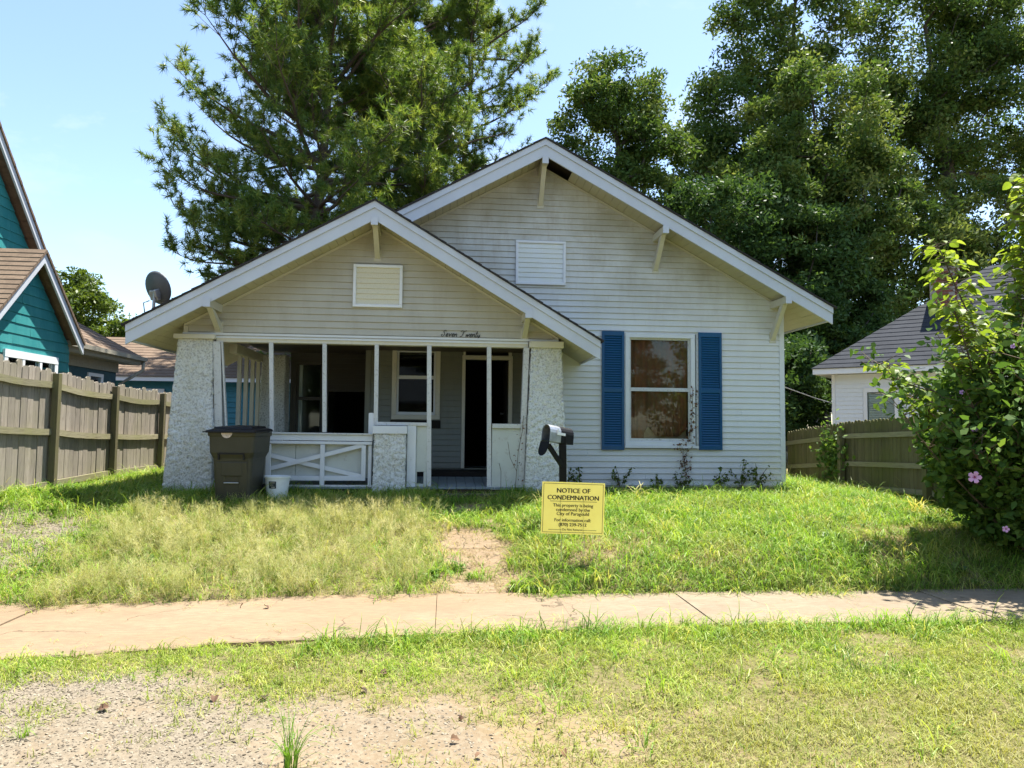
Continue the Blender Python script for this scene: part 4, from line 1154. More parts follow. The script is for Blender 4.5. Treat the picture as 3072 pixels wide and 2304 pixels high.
# ------------------------------------------------------------------ white house on the right
def white_house():
    rz = -R(43)
    root = empty('white_house', (10.65, 19.0, 0.5), rz)
    tag(root, 'small white house with grey hip roof and brick chimney beyond the picket fence', 'house')
    def P(mb, name, mat, par=None, **k): return mb.build(name, MATS[mat], par or root, **k)
    mb = MB(); Wd, Dp = 7.5, 6.0; zt = 2.62
    wx0, wx1, wz0, wz1 = 0.86, 1.52, 0.9, 2.12
    for (x0, x1, z0, z1) in ((0, wx0, 0, zt), (wx1, Wd, 0, zt), (wx0, wx1, 0, wz0), (wx0, wx1, wz1, zt)): mb.box(x0, x1, 0, 0.12, z0, z1)
    mb.box(0, 0.12, 0.12, Dp, 0, zt); mb.box(Wd-.12, Wd, 0.12, Dp, 0, zt); mb.box(0, Wd, Dp, Dp+.1, 0, zt)
    wl = P(mb, 'wall', 'siding_white')
    mbs = MB(); z = 0.05
    while z < zt-0.05:
        sp = [(0.06, Wd)] if (z+.115 < wz0-.02 or z > wz1+.06) else [(0.06, wx0-.1), (wx1+.1, Wd)]
        for s0, s1 in sp:
            b = board(0.0, z, z+.115, s0, s1, s0, s1, 0.018); mbs.add(b.v, b.f)
        z += .115
    P(mbs, 'siding', 'siding_white', wl)['kind'] = 'stuff'
    mb = MB(); mb.box(-0.03, 0.055, -0.028, 0.08, 0, zt); P(mb, 'corner_board', 'white_plain')
    mb = MB(); c = .09
    mb.box(wx0-c, wx1+c, -.035, .04, wz1, wz1+c+.03); mb.box(wx0-c, wx1+c, -.04, .04, wz0-c, wz0); mb.box(wx0-c, wx0, -.034, .04, wz0, wz1); mb.box(wx1, wx1+c, -.034, .04, wz0, wz1); mb.box(wx0, wx1, -.01, .03, 1.16, 1.21)
    wi = P(mb, 'window', 'white_plain')
    mb = MB(); mb.box(wx0, wx1, .012, .016, wz0, wz1); P(mb, 'pane', 'glass', wi)
    for k in range(20):
        mb = MB(); zz = wz1-.02-k*.047; mb.box(wx0+.02, wx1-.02, .05, .075, zz-.036, zz); P(mb, 'blind_slat', 'white_plain', wi)
    ov = .42; e = zt+.02
    mb = MB(); mb.box(-ov, Wd+ov, -ov, -ov+.03, e-.02, e+.14); mb.box(-ov, -ov+.03, -ov+.03, Dp+ov, e-.02, e+.14); P(mb, 'fascia', 'white_plain')
    mb = MB(); mb.box(-ov+.03, Wd+ov, -ov+.031, -.03, e-.01, e+.01); mb.box(-ov+.031, -.03, -.03, Dp, e-.01, e+.01); P(mb, 'soffit', 'white_plain')
    # hip roof with stepped courses, front and left
    n = 24; rh = 3.0; half = Dp/2+ov; mb = MB(); z0 = e+.15; LX = -ov-.03; FY = -ov-.03; RX = Wd+ov
    for k in range(n):
        f0, f1 = k/n, (k+1.05)/n
        ya, yb = FY+half*f0, FY+half*f1; xa, xb = LX+half*1.15*f0, LX+half*1.15*f1; za, zb_ = z0+rh*f0, z0+rh*min(1, f1)
        xra, xrb = RX-half*f0, RX-half*f1
        mb.add([(xa, ya, za), (xra, ya, za), (xrb, yb, zb_-.016), (xb, yb, zb_-.016), (xa, ya, za-.022), (xra, ya, za-.022)], [(0,1,2,3), (4,5,1,0)])
        yfa, yfb = Dp+ov-half*f0, Dp+ov-half*f1
        mb.add([(xa, yfa, za), (xa, ya, za), (xb, yb, zb_-.016), (xb, yfb, zb_-.016), (xa, yfa, za-.022), (xa, ya, za-.022)], [(0,1,2,3), (4,5,1,0)])
        mb.add([(xra, yfa, za), (xa, yfa, za), (xb, yfb, zb_), (xrb, yfb, zb_)], [(0,1,2,3)])
        mb.add([(xra, ya, za), (xra, yfa, za), (xrb, yfb, zb_), (xrb, yb, zb_)], [(0,1,2,3)])
    P(mb, 'roof', 'shingle_grey')['kind'] = 'stuff'
    # brick chimney
    cx, cy = 2.5, 1.65; ch = MB(); ch.box(cx-.29, cx+.29, cy-.29, cy+.29, 4.0, 5.5); co = P(ch, 'chimney', 'mortar')
    bm_full = MB(); bm_full.box(-.098, .098, -.012, .012, -.029, .029); bme = bm_full.mesh('brick', MATS['brick_red'])
    row = 0; z = 4.3
    while z < 5.48:
        for (ox, oy, ang) in ((0, -.295, 0), (-.295, 0, R(90)), (.295, 0, R(90))):
            for q in range(3):
                s = -.2+q*.205+(0.1 if row % 2 else 0)-.05
                if abs(s) > .24: continue
                b = link('brick', bme, None, co)
                b.location = (cx+ox+(s if ang == 0 else 0), cy+oy+(0 if ang == 0 else s), z); b.rotation_euler = (0, 0, ang)
        z += .075; row += 1
    mb = MB(); mb.box(cx-.36, cx+.36, cy-.36, cy+.36, 5.501, 5.58); P(mb, 'chimney_cap', 'mortar')
white_house()
mb = MB(); mb.tube([(5.9, 12.6, 2.45), (8.3, 15.5, 2.30), (10.6, 19.0, 2.35)], 0.009, 5)
tag(mb.build('utility_cable', MATS['steel']), 'thin pale cable strung between the bungalow and the white house', 'cable')

# ------------------------------------------------------------------ things in the yard
# satellite dish
dish = empty('satellite_dish', (-4.42, 11.35, 3.07))
tag(dish, 'dark grey satellite dish on the left end of the porch roof, seen from behind', 'satellite dish')
mb = MB(); rings = []
N_ = 28
for q in range(9):
    f = q/8; rr = f
    rings.append([(0.232*rr*math.cos(2*math.pi*k/N_), -0.075*(1-rr*rr), 0.255*rr*math.sin(2*math.pi*k/N_)) for k in range(N_)])
rings[0] = [(0.232*.01*math.cos(2*math.pi*k/N_), -0.075, 0.255*.01*math.sin(2*math.pi*k/N_)) for k in range(N_)]
mb.loft(rings, close=False)
rf = mb.build('reflector', MATS['dish_grey'], dish, smooth=True); rf.location = (0.0, 0.02, 0.60); rf.rotation_euler = (R(22), R(4), R(-22))
rf.modifiers.new('thick', 'SOLIDIFY').thickness = 0.006
mb = MB(); mb.tube([(0.232*1.0*math.cos(a), 0, 0.255*math.sin(a)) for a in np.linspace(0, 2*math.pi, 29)], 0.006, 6, False)
mb.build('rim', MATS['dish_grey'], rf)
mb = MB(); mb.box(-.07, .07, -.13, -.05, -.17, -.02); mb.box(-.10, -.07, -.11, -.06, -.13, -.05); mb.box(.045, .085, -.16, -.06, -.11, .0); mb.build('mount', MATS['steel'], rf, bevel=.01)
mb = MB(); mb.tube([(-.02, -.06, .52), (-.03, -.05, .2), (-.02, 0, .0)], .022, 8); mb.build('mast', MATS['steel'], dish)
mb = MB(); mb.box(-.09, .07, -.09, .09, -.02, .012); mb.build('foot', MATS['steel'], dish)
mb = MB(); mb.tube([(-.05, -.06, .06), (-.17, -.02, .22), (-.20, 0, .36), (-.12, .02, .40)], .008, 6); mb.build('cable', MATS['black_metal'], dish)
mb = MB(); mb.tube([(.2, .02, .45), (.28, .05, .42), (.36, .05, .28)], .008, 6); mb.build('cable', MATS['black_metal'], dish)

# wheeled bin
def rrect(hw, hd, r_, z, n=5, cx=0, cy=0):
    P = []
    for (sx, sy, a0) in ((1, -1, -90), (1, 1, 0), (-1, 1, 90), (-1, -1, 180)):
        for k in range(n+1):
            a = R(a0+90*k/n); P.append((cx+sx*(hw-r_)+r_*math.cos(a), cy+sy*(hd-r_)+r_*math.sin(a), z))
    return P
bin_o = empty('wheeled_bin', (-2.86, 10.42, gz(-2.86, 10.42)-0.01), R(-5))
bin_o.scale = (0.9, 0.9, 1.0)
tag(bin_o, 'olive brown wheeled rubbish bin with black lid beside the left porch column', 'bin')
mb = MB(); mb.loft([rrect(.25, .27, .05, .0), rrect(.265, .285, .06, .04), rrect(.295, .33, .06, .56), rrect(.30, .335, .06, .60), rrect(.335, .375, .05, .68), rrect(.345, .39, .05, .90), rrect(.362, .405, .05, .905), rrect(.365, .41, .05, .955), rrect(.33, .37, .05, .955), rrect(.30, .33, .05, .6)], close=True)
body = mb.build('body', MATS['bin_brown'], bin_o, smooth=False, bevel=0.008)
mb = MB()
for sx in (-1, 1):
    x0, x1 = (0.10, 0.235) if sx > 0 else (-0.235, -0.10)
    mb.add([(x0, -.285, .05), (x1, -.285, .05), (x1, -.20, .05), (x0, -.20, .05), (x0, -.348, .555), (x1, -.348, .555), (x1, -.25, .555), (x0, -.25, .555)], [(0,3,2,1),(4,5,6,7),(0,1,5,4),(1,2,6,5),(2,3,7,6),(3,0,4,7)])
mb.add([(-.16, -.335, .36), (.16, -.335, .36), (.16, -.25, .36), (-.16, -.25, .36), (-.16, -.352, .555), (.16, -.352, .555), (.16, -.25, .555), (-.16, -.25, .555)], [(0,3,2,1),(4,5,6,7),(0,1,5,4),(1,2,6,5),(2,3,7,6),(3,0,4,7)])
mb.build('front_ribs', MATS['bin_brown'], body, bevel=.012)
mb = MB(); mb.tube([(-.11, -.335, .27), (.11, -.335, .27)], .010, 8); mb.build('grab_bar', MATS['steel'], bin_o)
mb = MB(); mb.box(-.20, .20, -.392, -.38, .655, .675); mb.box(-.20, -.175, -.372, -.355, .58, .655); mb.box(.175, .20, -.372, -.355, .58, .655); mb.build('handle_recess_shade', MATS['bin_lid'], body)  # black strips painted in for the shade of the handle cutout
mb = MB(); mb.loft([rrect(.375, .43, .05, .957, cy=-.01), rrect(.38, .435, .05, .975, cy=-.01), rrect(.37, .425, .06, .992, cy=-.01), rrect(.30, .34, .06, 1.012, cy=0), rrect(.29, .33, .06, 1.035, cy=0), rrect(.10, .12, .04, 1.05)])
lid = mb.build('lid', MATS['bin_lid'], bin_o, bevel=.004)
lid.rotation_euler = (R(1.2), 0, 0)
mb = MB(); mb.box(-.40, .40, -.455, -.43, .962, .978); mb.build('lid_lip', MATS['bin_lid'], lid)
mb = MB(); mb.tube([(-.3, .42, .97), (.3, .42, .97)], .018, 8); mb.build('hinge_bar', MATS['bin_lid'], bin_o)
for sx in (-1, 1):
    mb = MB(); mb.tube([(sx*.24, .30, .11), (sx*.30, .30, .11)], .11, 18); mb.build('wheel', MATS['bin_lid'], bin_o)
mb = MB(); mb.v = [(-.06+.085*math.cos(a), -.4135, .952+.075*math.sin(a)*1.0) for a in np.linspace(math.pi, 2*math.pi, 13)]; mb.f = [tuple(range(13))]
st = mb.build('sticker', MATS['sticker'], bin_o); st['label'] = 'half-round floral white sticker under the lid'

# bucket
bu = empty('bucket', (-2.36, 10.50, gz(-2.36, 10.5)-.005))
tag(bu, 'white plastic bucket with dark label beside the bin', 'bucket')
mb = MB(); n = 36
def circ(r_, z): return [(r_*math.cos(2*math.pi*k/n), r_*math.sin(2*math.pi*k/n), z) for k in range(n)]
mb.loft([circ(.135, 0), circ(.168, .31), circ(.182, .312), circ(.184, .335), circ(.176, .338), circ(.163, .32), circ(.130, .01)])
mb.build('body', MATS['bucket_white'], bu, smooth=False)
mb = MB(); V = []; F = []
for i in range(7):
    a = R(-122+i*6.5)
    for z in (.17, .27):
        rr = lerp(.135, .168, z/.31)+.0015; mb.v.append((rr*math.cos(a), rr*math.sin(a), z))
mb.f = [(2*i, 2*i+2, 2*i+3, 2*i+1) for i in range(6)]
mb.build('label', MATS['label_dark'], bu)
mb = MB()
for z0, z1, i0, i1 in ((.245, .255, 1, 5), (.215, .222, 1, 4), (.182, .196, 2, 5)):
    b0 = len(mb.v)
    for i in range(i0, i1+1):
        a = R(-122+i*6.5)
        for z in (z0, z1):
            rr = lerp(.135, .168, z/.31)+.0025; mb.v.append((rr*math.cos(a), rr*math.sin(a), z))
    mb.f += [(b0+2*i, b0+2*i+2, b0+2*i+3, b0+2*i+1) for i in range(i1-i0)]
mb.build('label_print', MATS['steel'], bu)
mb = MB(); mb.tube([(.185*math.cos(a), .185*math.sin(a), .30-.10*abs(math.sin(a))) for a in np.linspace(0, math.pi, 12)], .0035, 5); mb.build('handle', MATS['steel'], bu)

# mailbox
mbx = empty('mailbox', (1.47, 9.0, gz(1.47, 9.0)-.05))
tag(mbx, 'black post mailbox with its door hanging open, behind the yellow notice', 'mailbox')
H0 = 1.02
mb = MB(); mb.beam((0.01, 0, 0), (-.005, 0, H0+.10), .085, .085, (0, 1, 0)); mb.build('post', MATS['black_metal'], mbx, bevel=.006)
mb = MB(); mb.beam((0.0, -.02, .72), (-.20, -.10, H0-.02), .05, .05); mb.build('brace', MATS['black_metal'], mbx)
hx = empty('dummy'); bpy.data.objects.remove(hx)
def tun(x, w, h, z0=0):
    P = [(x, -w, z0), (x, -w, z0+h*.55)]
    for k in range(1, 8):
        a = math.pi*(1-k/8); P.append((x, w*math.cos(a), z0+h*.55+h*.45*math.sin(a)))
    P += [(x, w, z0+h*.55), (x, w, z0)]
    return P
def shell(x0, x1, w, h, th=.006):
    mb = MB(); o0, o1, i0, i1 = tun(x0, w, h), tun(x1, w, h), tun(x0, w-th, h-th, th*.5), tun(x1, w-th, h-th, th*.5)
    n = len(o0); mb.v = o0+o1+i0+i1
    for k in range(n-1): mb.f += [(k, k+1, n+k+1, n+k), (2*n+k+1, 2*n+k, 3*n+k, 3*n+k+1), (k+1, k, 2*n+k, 2*n+k+1)]
    mb.f += [(0, n, 2*n-1, n-1), tuple(range(4*n-1, 3*n-1, -1))]
    return mb
ang = R(40)
def mpart(mb, name, mat, **k):
    o = mb.build(name, MATS[mat], mbx, **k); o.location = (-.05, 0.0, H0); o.rotation_euler = (0, R(7), ang); o.scale = (.86, .86, .92); return o
mpart(shell(-.30, .0, .085, .225), 'front_shell', 'mail_grey')
mpart(shell(-.06, .22, .087, .228), 'box', 'black_metal')
mb = MB(); mb.box(-.29, .2, -.083, .083, .004, .009); mpart(mb, 'tray', 'black_metal')
d = MB(); pts = tun(0, .085, .225); d.v = [(-.302-p[2]*.25, p[1], -.002-p[2]*.9) for p in pts]+[(-.308-p[2]*.25, p[1], -.004-p[2]*.9) for p in pts]
nn = len(pts); d.f = [tuple(range(nn)), tuple(range(2*nn-1, nn-1, -1))]+[(k, k+nn, (k+1) % nn+nn, (k+1) % nn) for k in range(nn)]
mpart(d, 'door', 'black_metal')
mb = MB(); mb.box(-.16, .02, -.096, -.0885, .10, .135); mb.box(-.16, -.13, -.096, -.0885, .135, .18); mpart(mb, 'flag', 'white_plain')

# condemnation notice
SW, SH = 0.615, 0.50
SS = 1.075
sg = empty('notice_sign', (1.335, 7.50, gz(1.335, 7.50)-.02), R(-2))
tag(sg, 'yellow notice of condemnation board on thin wire stakes beside the sidewalk', 'sign')
SZ = 0.757-(gz(1.335, 7.50)-.02)
def signpart(me_or_mb, name, mat):
    o = me_or_mb.build(name, MATS[mat], sg) if isinstance(me_or_mb, MB) else link(name, me_or_mb, MATS[mat], sg)
    o.rotation_euler = (0, R(1.5), 0); o.location = (0, 0, SZ); o.scale = (SS, SS, SS); return o
mb = MB(); mb.v = [(lerp(-SW/2, SW/2, i/8), .006*math.sin(i/8*3.1)-.006, z) for i in range(9) for z in (-SH/2, SH/2)]; mb.f = [(2*i, 2*i+2, 2*i+3, 2*i+1) for i in range(8)]
panel = signpart(mb, 'panel', 'sign_yellow'); panel.data.shade_smooth()
mb = MB()
for x0, x1, z0, z1 in ((-.293, .293, .232, .236), (-.293, .293, -.236, -.232), (-.293, -.289, -.2315, .2315), (.289, .293, -.2315, .2315), (-.225, .232, .0625, .0665), (-.235, -.105, -.211, -.2075), (.105, .235, -.211, -.2075)):
    mb.box(x0, x1, -.0082, -.0072, z0, z1)
signpart(mb, 'border', 'ink_black')
for txt, z, size, bold, wfit in (('NOTICE OF', .147, .062, .0026, .325), ('CONDEMNATION', .080, .062, .0026, .50), ('This property is being', .012, .044, .0013, .392), ('condemned by the', -.030, .044, .0013, .33), ('City of Paragould', -.070, .044, .0013, .315), ('For information call:', -.130, .044, .0013, .355), ('(870) 239-7512', -.174, .044, .0020, .27), ('Do Not Remove', -.216, .030, .0009, .195)):
    cv = bpy.data.curves.new('txt', 'FONT'); cv.body = txt; cv.size = size; cv.align_x = 'CENTER'; cv.extrude = .0006; cv.offset = 0.0; cv.resolution_u = 3
    to = bpy.data.objects.new('txt', cv); COL.objects.link(to)
    bpy.context.view_layer.update()
    me = bpy.data.meshes.new_from_object(to.evaluated_get(bpy.context.evaluated_depsgraph_get()))
    bpy.data.objects.remove(to); me.materials.clear()
    co = np.empty(len(me.vertices)*3, np.float32); me.vertices.foreach_get('co', co); co = co.reshape(-1, 3)
    wd = co[:, 0].max()-co[:, 0].min(); k = wfit/wd
    out = np.stack([co[:, 0]*k, -.0075-co[:, 2], co[:, 1]*min(1.12, max(0.9, k))+z], -1)
    out = out.astype(np.float32)
    vv = []; ff = []
    for q, dx in enumerate((0.0, -bold*0.8, bold*0.8) if bold > .0008 else (0.0,)):
        b0 = len(vv); vv += [(x+dx, y-.0002*q, z+dx*.25) for x, y, z in out.tolist()]
        ff += [tuple(i+b0 for i in p.vertices) for p in me.polygons]
    me = bpy.data.meshes.new('lettering'); me.from_pydata(vv, [], ff); me.update()
    signpart(me, 'lettering', 'ink_black')
mb = MB()
for x in (-.12, .12): mb.tube([(x, .009, SZ+.15), (x, .009, 0.0), (x, .009, -.12)], .003, 6)
mb.build('stake', MATS['steel'], sg)
mb = MB(); mb.box(-.4, .62, -.18, .02, -.15, .085); stp = mb.build('porch_step', MATS['step_brown'], bevel=.015); stp.location = (0.2, 11.03, .50)
tag(stp, 'low crumbling brown step below the porch doorway', 'step')

# ------------------------------------------------------------------ foliage materials
leafy('oak_leaf', [(0.0501, 0.0955, 0.0242), (0.0814, 0.1433, 0.0336), (0.1439, 0.198, 0.0538), (0.219, 0.2525, 0.0874)], 0.36, 0.5, spec=0.12)
leafy('oak_leaf_dark', [(0.0362, 0.077, 0.0251), (0.0634, 0.1206, 0.0334), (0.1084, 0.1757, 0.0503)], 0.32, 0.45, spec=0.12)
leafy('bright_leaf', [(0.06, 0.10, 0.015), (0.10, 0.15, 0.025), (0.15, 0.20, 0.04)], 0.4, 0.45)
leafy('pine_needle', [(0.065, 0.1304, 0.0305), (0.1156, 0.1956, 0.0388), (0.2096, 0.2826, 0.0554), (0.3107, 0.326, 0.0901)], 0.42, 0.45, spec=0.35)
leafy('hib_leaf', [(0.0498, 0.1079, 0.0249), (0.0997, 0.1826, 0.0365), (0.1911, 0.274, 0.0582)], 0.40, 0.55, spec=0.15)
leafy('big_leaf', [(0.15, 0.23, 0.028), (0.22, 0.30, 0.04), (0.28, 0.34, 0.06)], 0.55, 0.45, tone='obj')
leafy('big_leaf_mass', [(0.13, 0.20, 0.025), (0.19, 0.27, 0.036), (0.26, 0.32, 0.055)], 0.55, 0.45)
leafy('dead_leaf', [(0.12, 0.06, 0.03), (0.20, 0.11, 0.05), (0.10, 0.055, 0.035)], 0.2, 0.7, tone='attr')
leafy('dead_leaf_single', [(0.10, 0.055, 0.035), (0.22, 0.13, 0.07), (0.06, 0.04, 0.03)], 0.1, 0.8, tone='obj')

def leaf_quads(P, size, up=0.5, aspect=0.45, rng=RNG):
    n = len(P)
    N = rng.normal(size=(n, 3)); N[:, 2] += up*1.6; N /= np.linalg.norm(N, axis=1)[:, None]
    T = np.cross(N, rng.normal(size=(n, 3))); T /= np.linalg.norm(T, axis=1)[:, None]+1e-9
    B = np.cross(N, T); s = (size*rng.uniform(0.65, 1.25, n))[:, None]
    V = np.stack([P-T*s, P+B*s*aspect-N*s*0.12, P+T*s-N*s*0.1, P-B*s*aspect-N*s*0.12], 1).reshape(-1, 3)
    F = np.arange(n*4).reshape(n, 4)
    return V, F

def tube_chain(mb, pts, rads, n=5): mb.tube(pts, rads, n, cap=False)

def oak(name, label, base, height, lobes, n_clumps, leaves_per, leaf=0.105, clump_r=0.75, mat='oak_leaf', seed=1, group=None, trunk_r=0.3, fork=0.35, shell=0.6, limb_lo=0.25, bright=0.0):
    """lobes: list of (centre, radii) relative to the base"""
    rng = np.random.default_rng(seed)
    root = empty(name, base); tag(root, label, 'tree', group)
    vol = np.array([r[0]*r[1]*r[2] for c, r in lobes])**0.7; vol /= vol.sum()
    C = []
    while len(C) < n_clumps:
        i = rng.choice(len(lobes), p=vol); c, r = lobes[i]
        d = rng.normal(size=3); d /= np.linalg.norm(d); f = rng.uniform(shell**3, 1.0)**(1/3)*rng.uniform(0.86, 1.06)
        p = np.array(c)+np.array(r)*d*f
        if p[2] < limb_lo*height*0.5: continue
        C.append(p)
    C = np.array(C)
    # trunk nodes
    nodes = []; parent = []; tz = height*0.80; nt = 12
    lean = rng.normal(size=2)*0.035*height
    for k in range(nt+1):
        f = k/nt; nodes.append(np.array([lean[0]*f*f+0.12*math.sin(f*5+seed), lean[1]*f*f+0.12*math.cos(f*4+seed), tz*f-0.3])); parent.append(k-1)
    order = np.argsort(np.hypot(C[:, 0], C[:, 1])+0.3*np.abs(C[:, 2]-height*0.5))
    for ci in order:
        p = C[ci]; A_ = np.array(nodes)
        d = np.linalg.norm(A_-p, axis=1) + np.maximum(0, A_[:, 2]-p[2]+0.3)*1.6 + np.where(A_[:, 2] < limb_lo*height, 4.0, 0)
        j = int(np.argmin(d)); q = nodes[j]; L = np.linalg.norm(p-q); last = j
        ns = max(1, int(L/0.8))
        for s in range(1, ns+1):
            f = s/ns; m = q+(p-q)*f; m = m+np.array([0, 0, 0.16*L*math.sin(f*math.pi)*0.6])+rng.normal(size=3)*0.07*(f < 1)
            nodes.append(m); parent.append(last); last = len(nodes)-1
    cnt = np.ones(len(nodes))
    for k in range(len(nodes)-1, 0, -1): cnt[parent[k]] += cnt[k]
    rad = 0.012*np.power(cnt, 0.52); rad = np.minimum(rad, trunk_r*1.1); rad[0] = max(rad[0], trunk_r)*1.25
    for k in range(nt+1): rad[k] = max(rad[k], trunk_r*(1-0.8*k/nt))
    mb = MB(); tb = MB()
    tube_chain(tb, [nodes[k] for k in range(nt+1)], [rad[k] for k in range(nt+1)], 9)
    for k in range(nt+1, len(nodes)):
        j = parent[k]; tube_chain(mb, [nodes[j], nodes[k]], [min(rad[j], rad[k]*1.35), rad[k]], 5 if rad[k] > 0.04 else 3)
    tb.build('trunk', MATS['bark_oak'], root, smooth=True)
    mb.build('limbs', MATS['bark_oak'], root, smooth=True)
    # leaves
    per = rng.integers(int(leaves_per*0.6), int(leaves_per*1.4), len(C))
    P = []; tone = []
    for c, k in zip(C, per):
        rr = clump_r*rng.uniform(0.65, 1.3); g = rng.normal(size=(k, 3)); g *= (np.power(rng.uniform(0, 1, k), 0.45)/np.linalg.norm(g, axis=1))[:, None]
        P.append(c+g*np.array([rr, rr, rr*0.62])); tn = rng.uniform(0.0, 0.7)
        tone.append(np.clip(tn+rng.normal(0, 0.17, k)+bright, 0, 1))
    P = np.concatenate(P); tone = np.concatenate(tone)
    V, F = leaf_quads(P, leaf, 0.45, 0.42, rng)
    link('crown', npmesh('crown', V, F, MATS[mat], tone), None, root)['kind'] = 'stuff'
    return root
G_T = 'oak trees behind the bungalow'
oak('oak_tree', 'open-crowned oak directly behind the bungalow main gable', (6.7, 28.5, 0.5), 16.2,
    [((-0.6, 0, 12.6), (2.5, 2.2, 2.7)), ((1.6, .3, 11.8), (1.9, 2.0, 2.6)), ((-1.6, 0, 9.4), (1.5, 2, 2.0)), ((0.6, .4, 8.0), (2.4, 2, 2.0)), ((0.2, 0, 15.0), (1.9, 1.6, 1.5))], 270, 190, 0.10, 0.66, seed=3, group=G_T, trunk_r=0.24)
oak('oak_tree', 'tallest oak, its crown rising out of the top of the picture', (16.3, 32.5, 0.5), 26,
    [((-0.2, 0, 21.0), (3.4, 3.3, 4.2)), ((-2.9, 0, 15.6), (2.0, 2.3, 2.8)), ((2.2, 0, 17), (3.2, 3, 3.6)), ((-3.6, 0, 12.0), (2.6, 2.4, 3.4)), ((0, 0, 12), (4.0, 3, 3.0))], 420, 200, 0.12, 0.95, seed=5, group=G_T, trunk_r=0.42, mat='oak_leaf')
oak('oak_tree', 'sunlit rounded oak in front of the tallest one', (14.9, 27.5, 0.5), 17.5,
    [((0.2, 0, 13.4), (2.9, 2.6, 3.2)), ((-1.8, 0, 10.6), (2.2, 2.2, 2.8)), ((2.2, 0, 10.4), (2.4, 2.2, 2.8)), ((0.2, 0, 8.0), (3.0, 2.4, 2.4))], 330, 210, 0.105, 0.75, seed=8, group=G_T, trunk_r=0.3, bright=0.12)
oak('oak_tree', 'tall oak at the right edge of the picture', (24.6, 32, 0.5), 26,
    [((-1.4, 0, 20.0), (3.6, 3.2, 4.8)), ((1.8, 0, 16.5), (4.0, 3.2, 4.0)), ((-2.6, 0, 14.2), (2.2, 2.2, 2.6)), ((2, 0, 22), (3, 3, 3.5))], 400, 200, 0.12, 0.95, seed=13, group=G_T, trunk_r=0.42)
oak('oak_tree', 'low leafy oak between the right eave and the white house', (19.4, 28.5, 0.5), 12,
    [((0, 0, 8.4), (3.2, 2.4, 2.4)), ((-2.0, 0, 6.0), (2.4, 2.2, 2.2)), ((2.8, 0, 7.5), (2.6, 2.2, 2.2)), ((3.4, 0, 10.2), (2.4, 2.0, 1.8))], 260, 190, 0.11, 0.8, seed=17, group=G_T, trunk_r=0.2, bright=0.1)
oak('oak_tree', 'dark dense oak close behind the right slope of the bungalow roof', (11.4, 26.0, 0.5), 11.6,
    [((-1.2, 0, 8.6), (2.6, 2.2, 2.2)), ((1.6, 0, 7.4), (2.6, 2.2, 2.6)), ((0.2, 0, 4.6), (3.2, 2.2, 2.4)), ((3.4, 0, 5.2), (2.0, 2, 2.6))], 330, 210, 0.105, 0.75, seed=21, group=G_T, trunk_r=0.25, mat='oak_leaf_dark')
oak('shrub_tree', 'dark understorey tree in the gap between the bungalow and the white house', (9.8, 21.5, 0.5), 5.2,
    [((0, 0, 2.7), (1.9, 1.5, 2.2)), ((-1.6, .6, 2.4), (1.4, 1.2, 1.9)), ((1.6, 1.4, 2.6), (1.5, 1.2, 2.0))], 170, 170, 0.10, 0.55, seed=23, mat='oak_leaf_dark', trunk_r=0.09, limb_lo=0.1, shell=0.3)
oak('shrub_tree', 'yellow-green sunlit tree showing over the white house eave', (13.6, 25.4, 0.5), 6.2,
    [((0, 0, 4.2), (1.9, 1.5, 1.6)), ((-1.4, 0, 2.6), (1.4, 1.2, 1.6))], 110, 160, 0.09, 0.5, seed=29, mat='bright_leaf', trunk_r=0.1, limb_lo=0.15)
oak('leafy_tree', 'bright green tree top behind the roof of the teal house', (-15.6, 30, 0.5), 7.4,
    [((0, 0, 5.4), (2.2, 2.0, 1.8)), ((2.0, 0, 4.0), (1.8, 1.6, 1.4))], 130, 180, 0.10, 0.6, seed=31, mat='bright_leaf', trunk_r=0.2)

# street trees across the road, seen only mirrored in the window panes
srcs = [o for o in bpy.data.objects if o.name.startswith('oak_tree') and o.type == 'EMPTY']
for i, (k, x, y, lab) in enumerate(((5, -9.0, -19.0, 'street oak across the road, opposite the porch'), (5, 1.0, -24.5, 'street oak across the road, opposite the main gable'), (5, 10.0, -17.0, 'street oak across the road, opposite the white house'), (5, 18.0, -19.0, 'street oak across the road, farthest right'), (5, -17.0, -20.0, 'street oak across the road, farthest left'))):
    src = srcs[k]; c = src.copy(); COL.objects.link(c); c.location = (x, y, -0.1); c.rotation_euler = (0, 0, 1.3*i+0.7)
    tag(c, lab, 'tree', 'street trees across the road')
    for ch in src.children:
        d = ch.copy(); COL.objects.link(d); d.parent = c

op = empty('porch_house', (1.0, -17.0, -0.1))
tag(op, 'white house with a railed porch across the road, mirrored in the porch window', 'house')
mb = MB(); mb.box(-6, 6, -8, -2.2, 0, 3.2); mb.build('wall', MATS['siding_shaded'], op)
mb = MB(); mb.prismx([(-8.6, 3.15), (0.5, 3.0), (0.5, 3.15), (-3.8, 5.6)], -6.6, 6.6); mb.build('roof', MATS['shingle_grey'], op)
mb = MB(); mb.box(-6, 6, -2.2, 0.2, 0, 0.6); mb.build('porch_floor', MATS['floor_grey'], op)
for x in (-5.8, -2, 2, 5.8):
    mb = MB(); mb.box(x-.09, x+.09, -.1, .1, 0.6, 3.0); mb.build('post', MATS['white_plain'], op)
mb = MB(); mb.box(-5.8, 5.8, -.04, .04, 1.45, 1.52); mb.build('rail', MATS['white_plain'], op)
bal = MB(); bal.box(-.02, .02, -.02, .02, 0.6, 1.45); balm = bal.mesh('baluster', MATS['white_plain'])
for k in range(64):
    o = link('baluster', balm, None, op); o.location = (-5.7+k*.18, 0, 0)

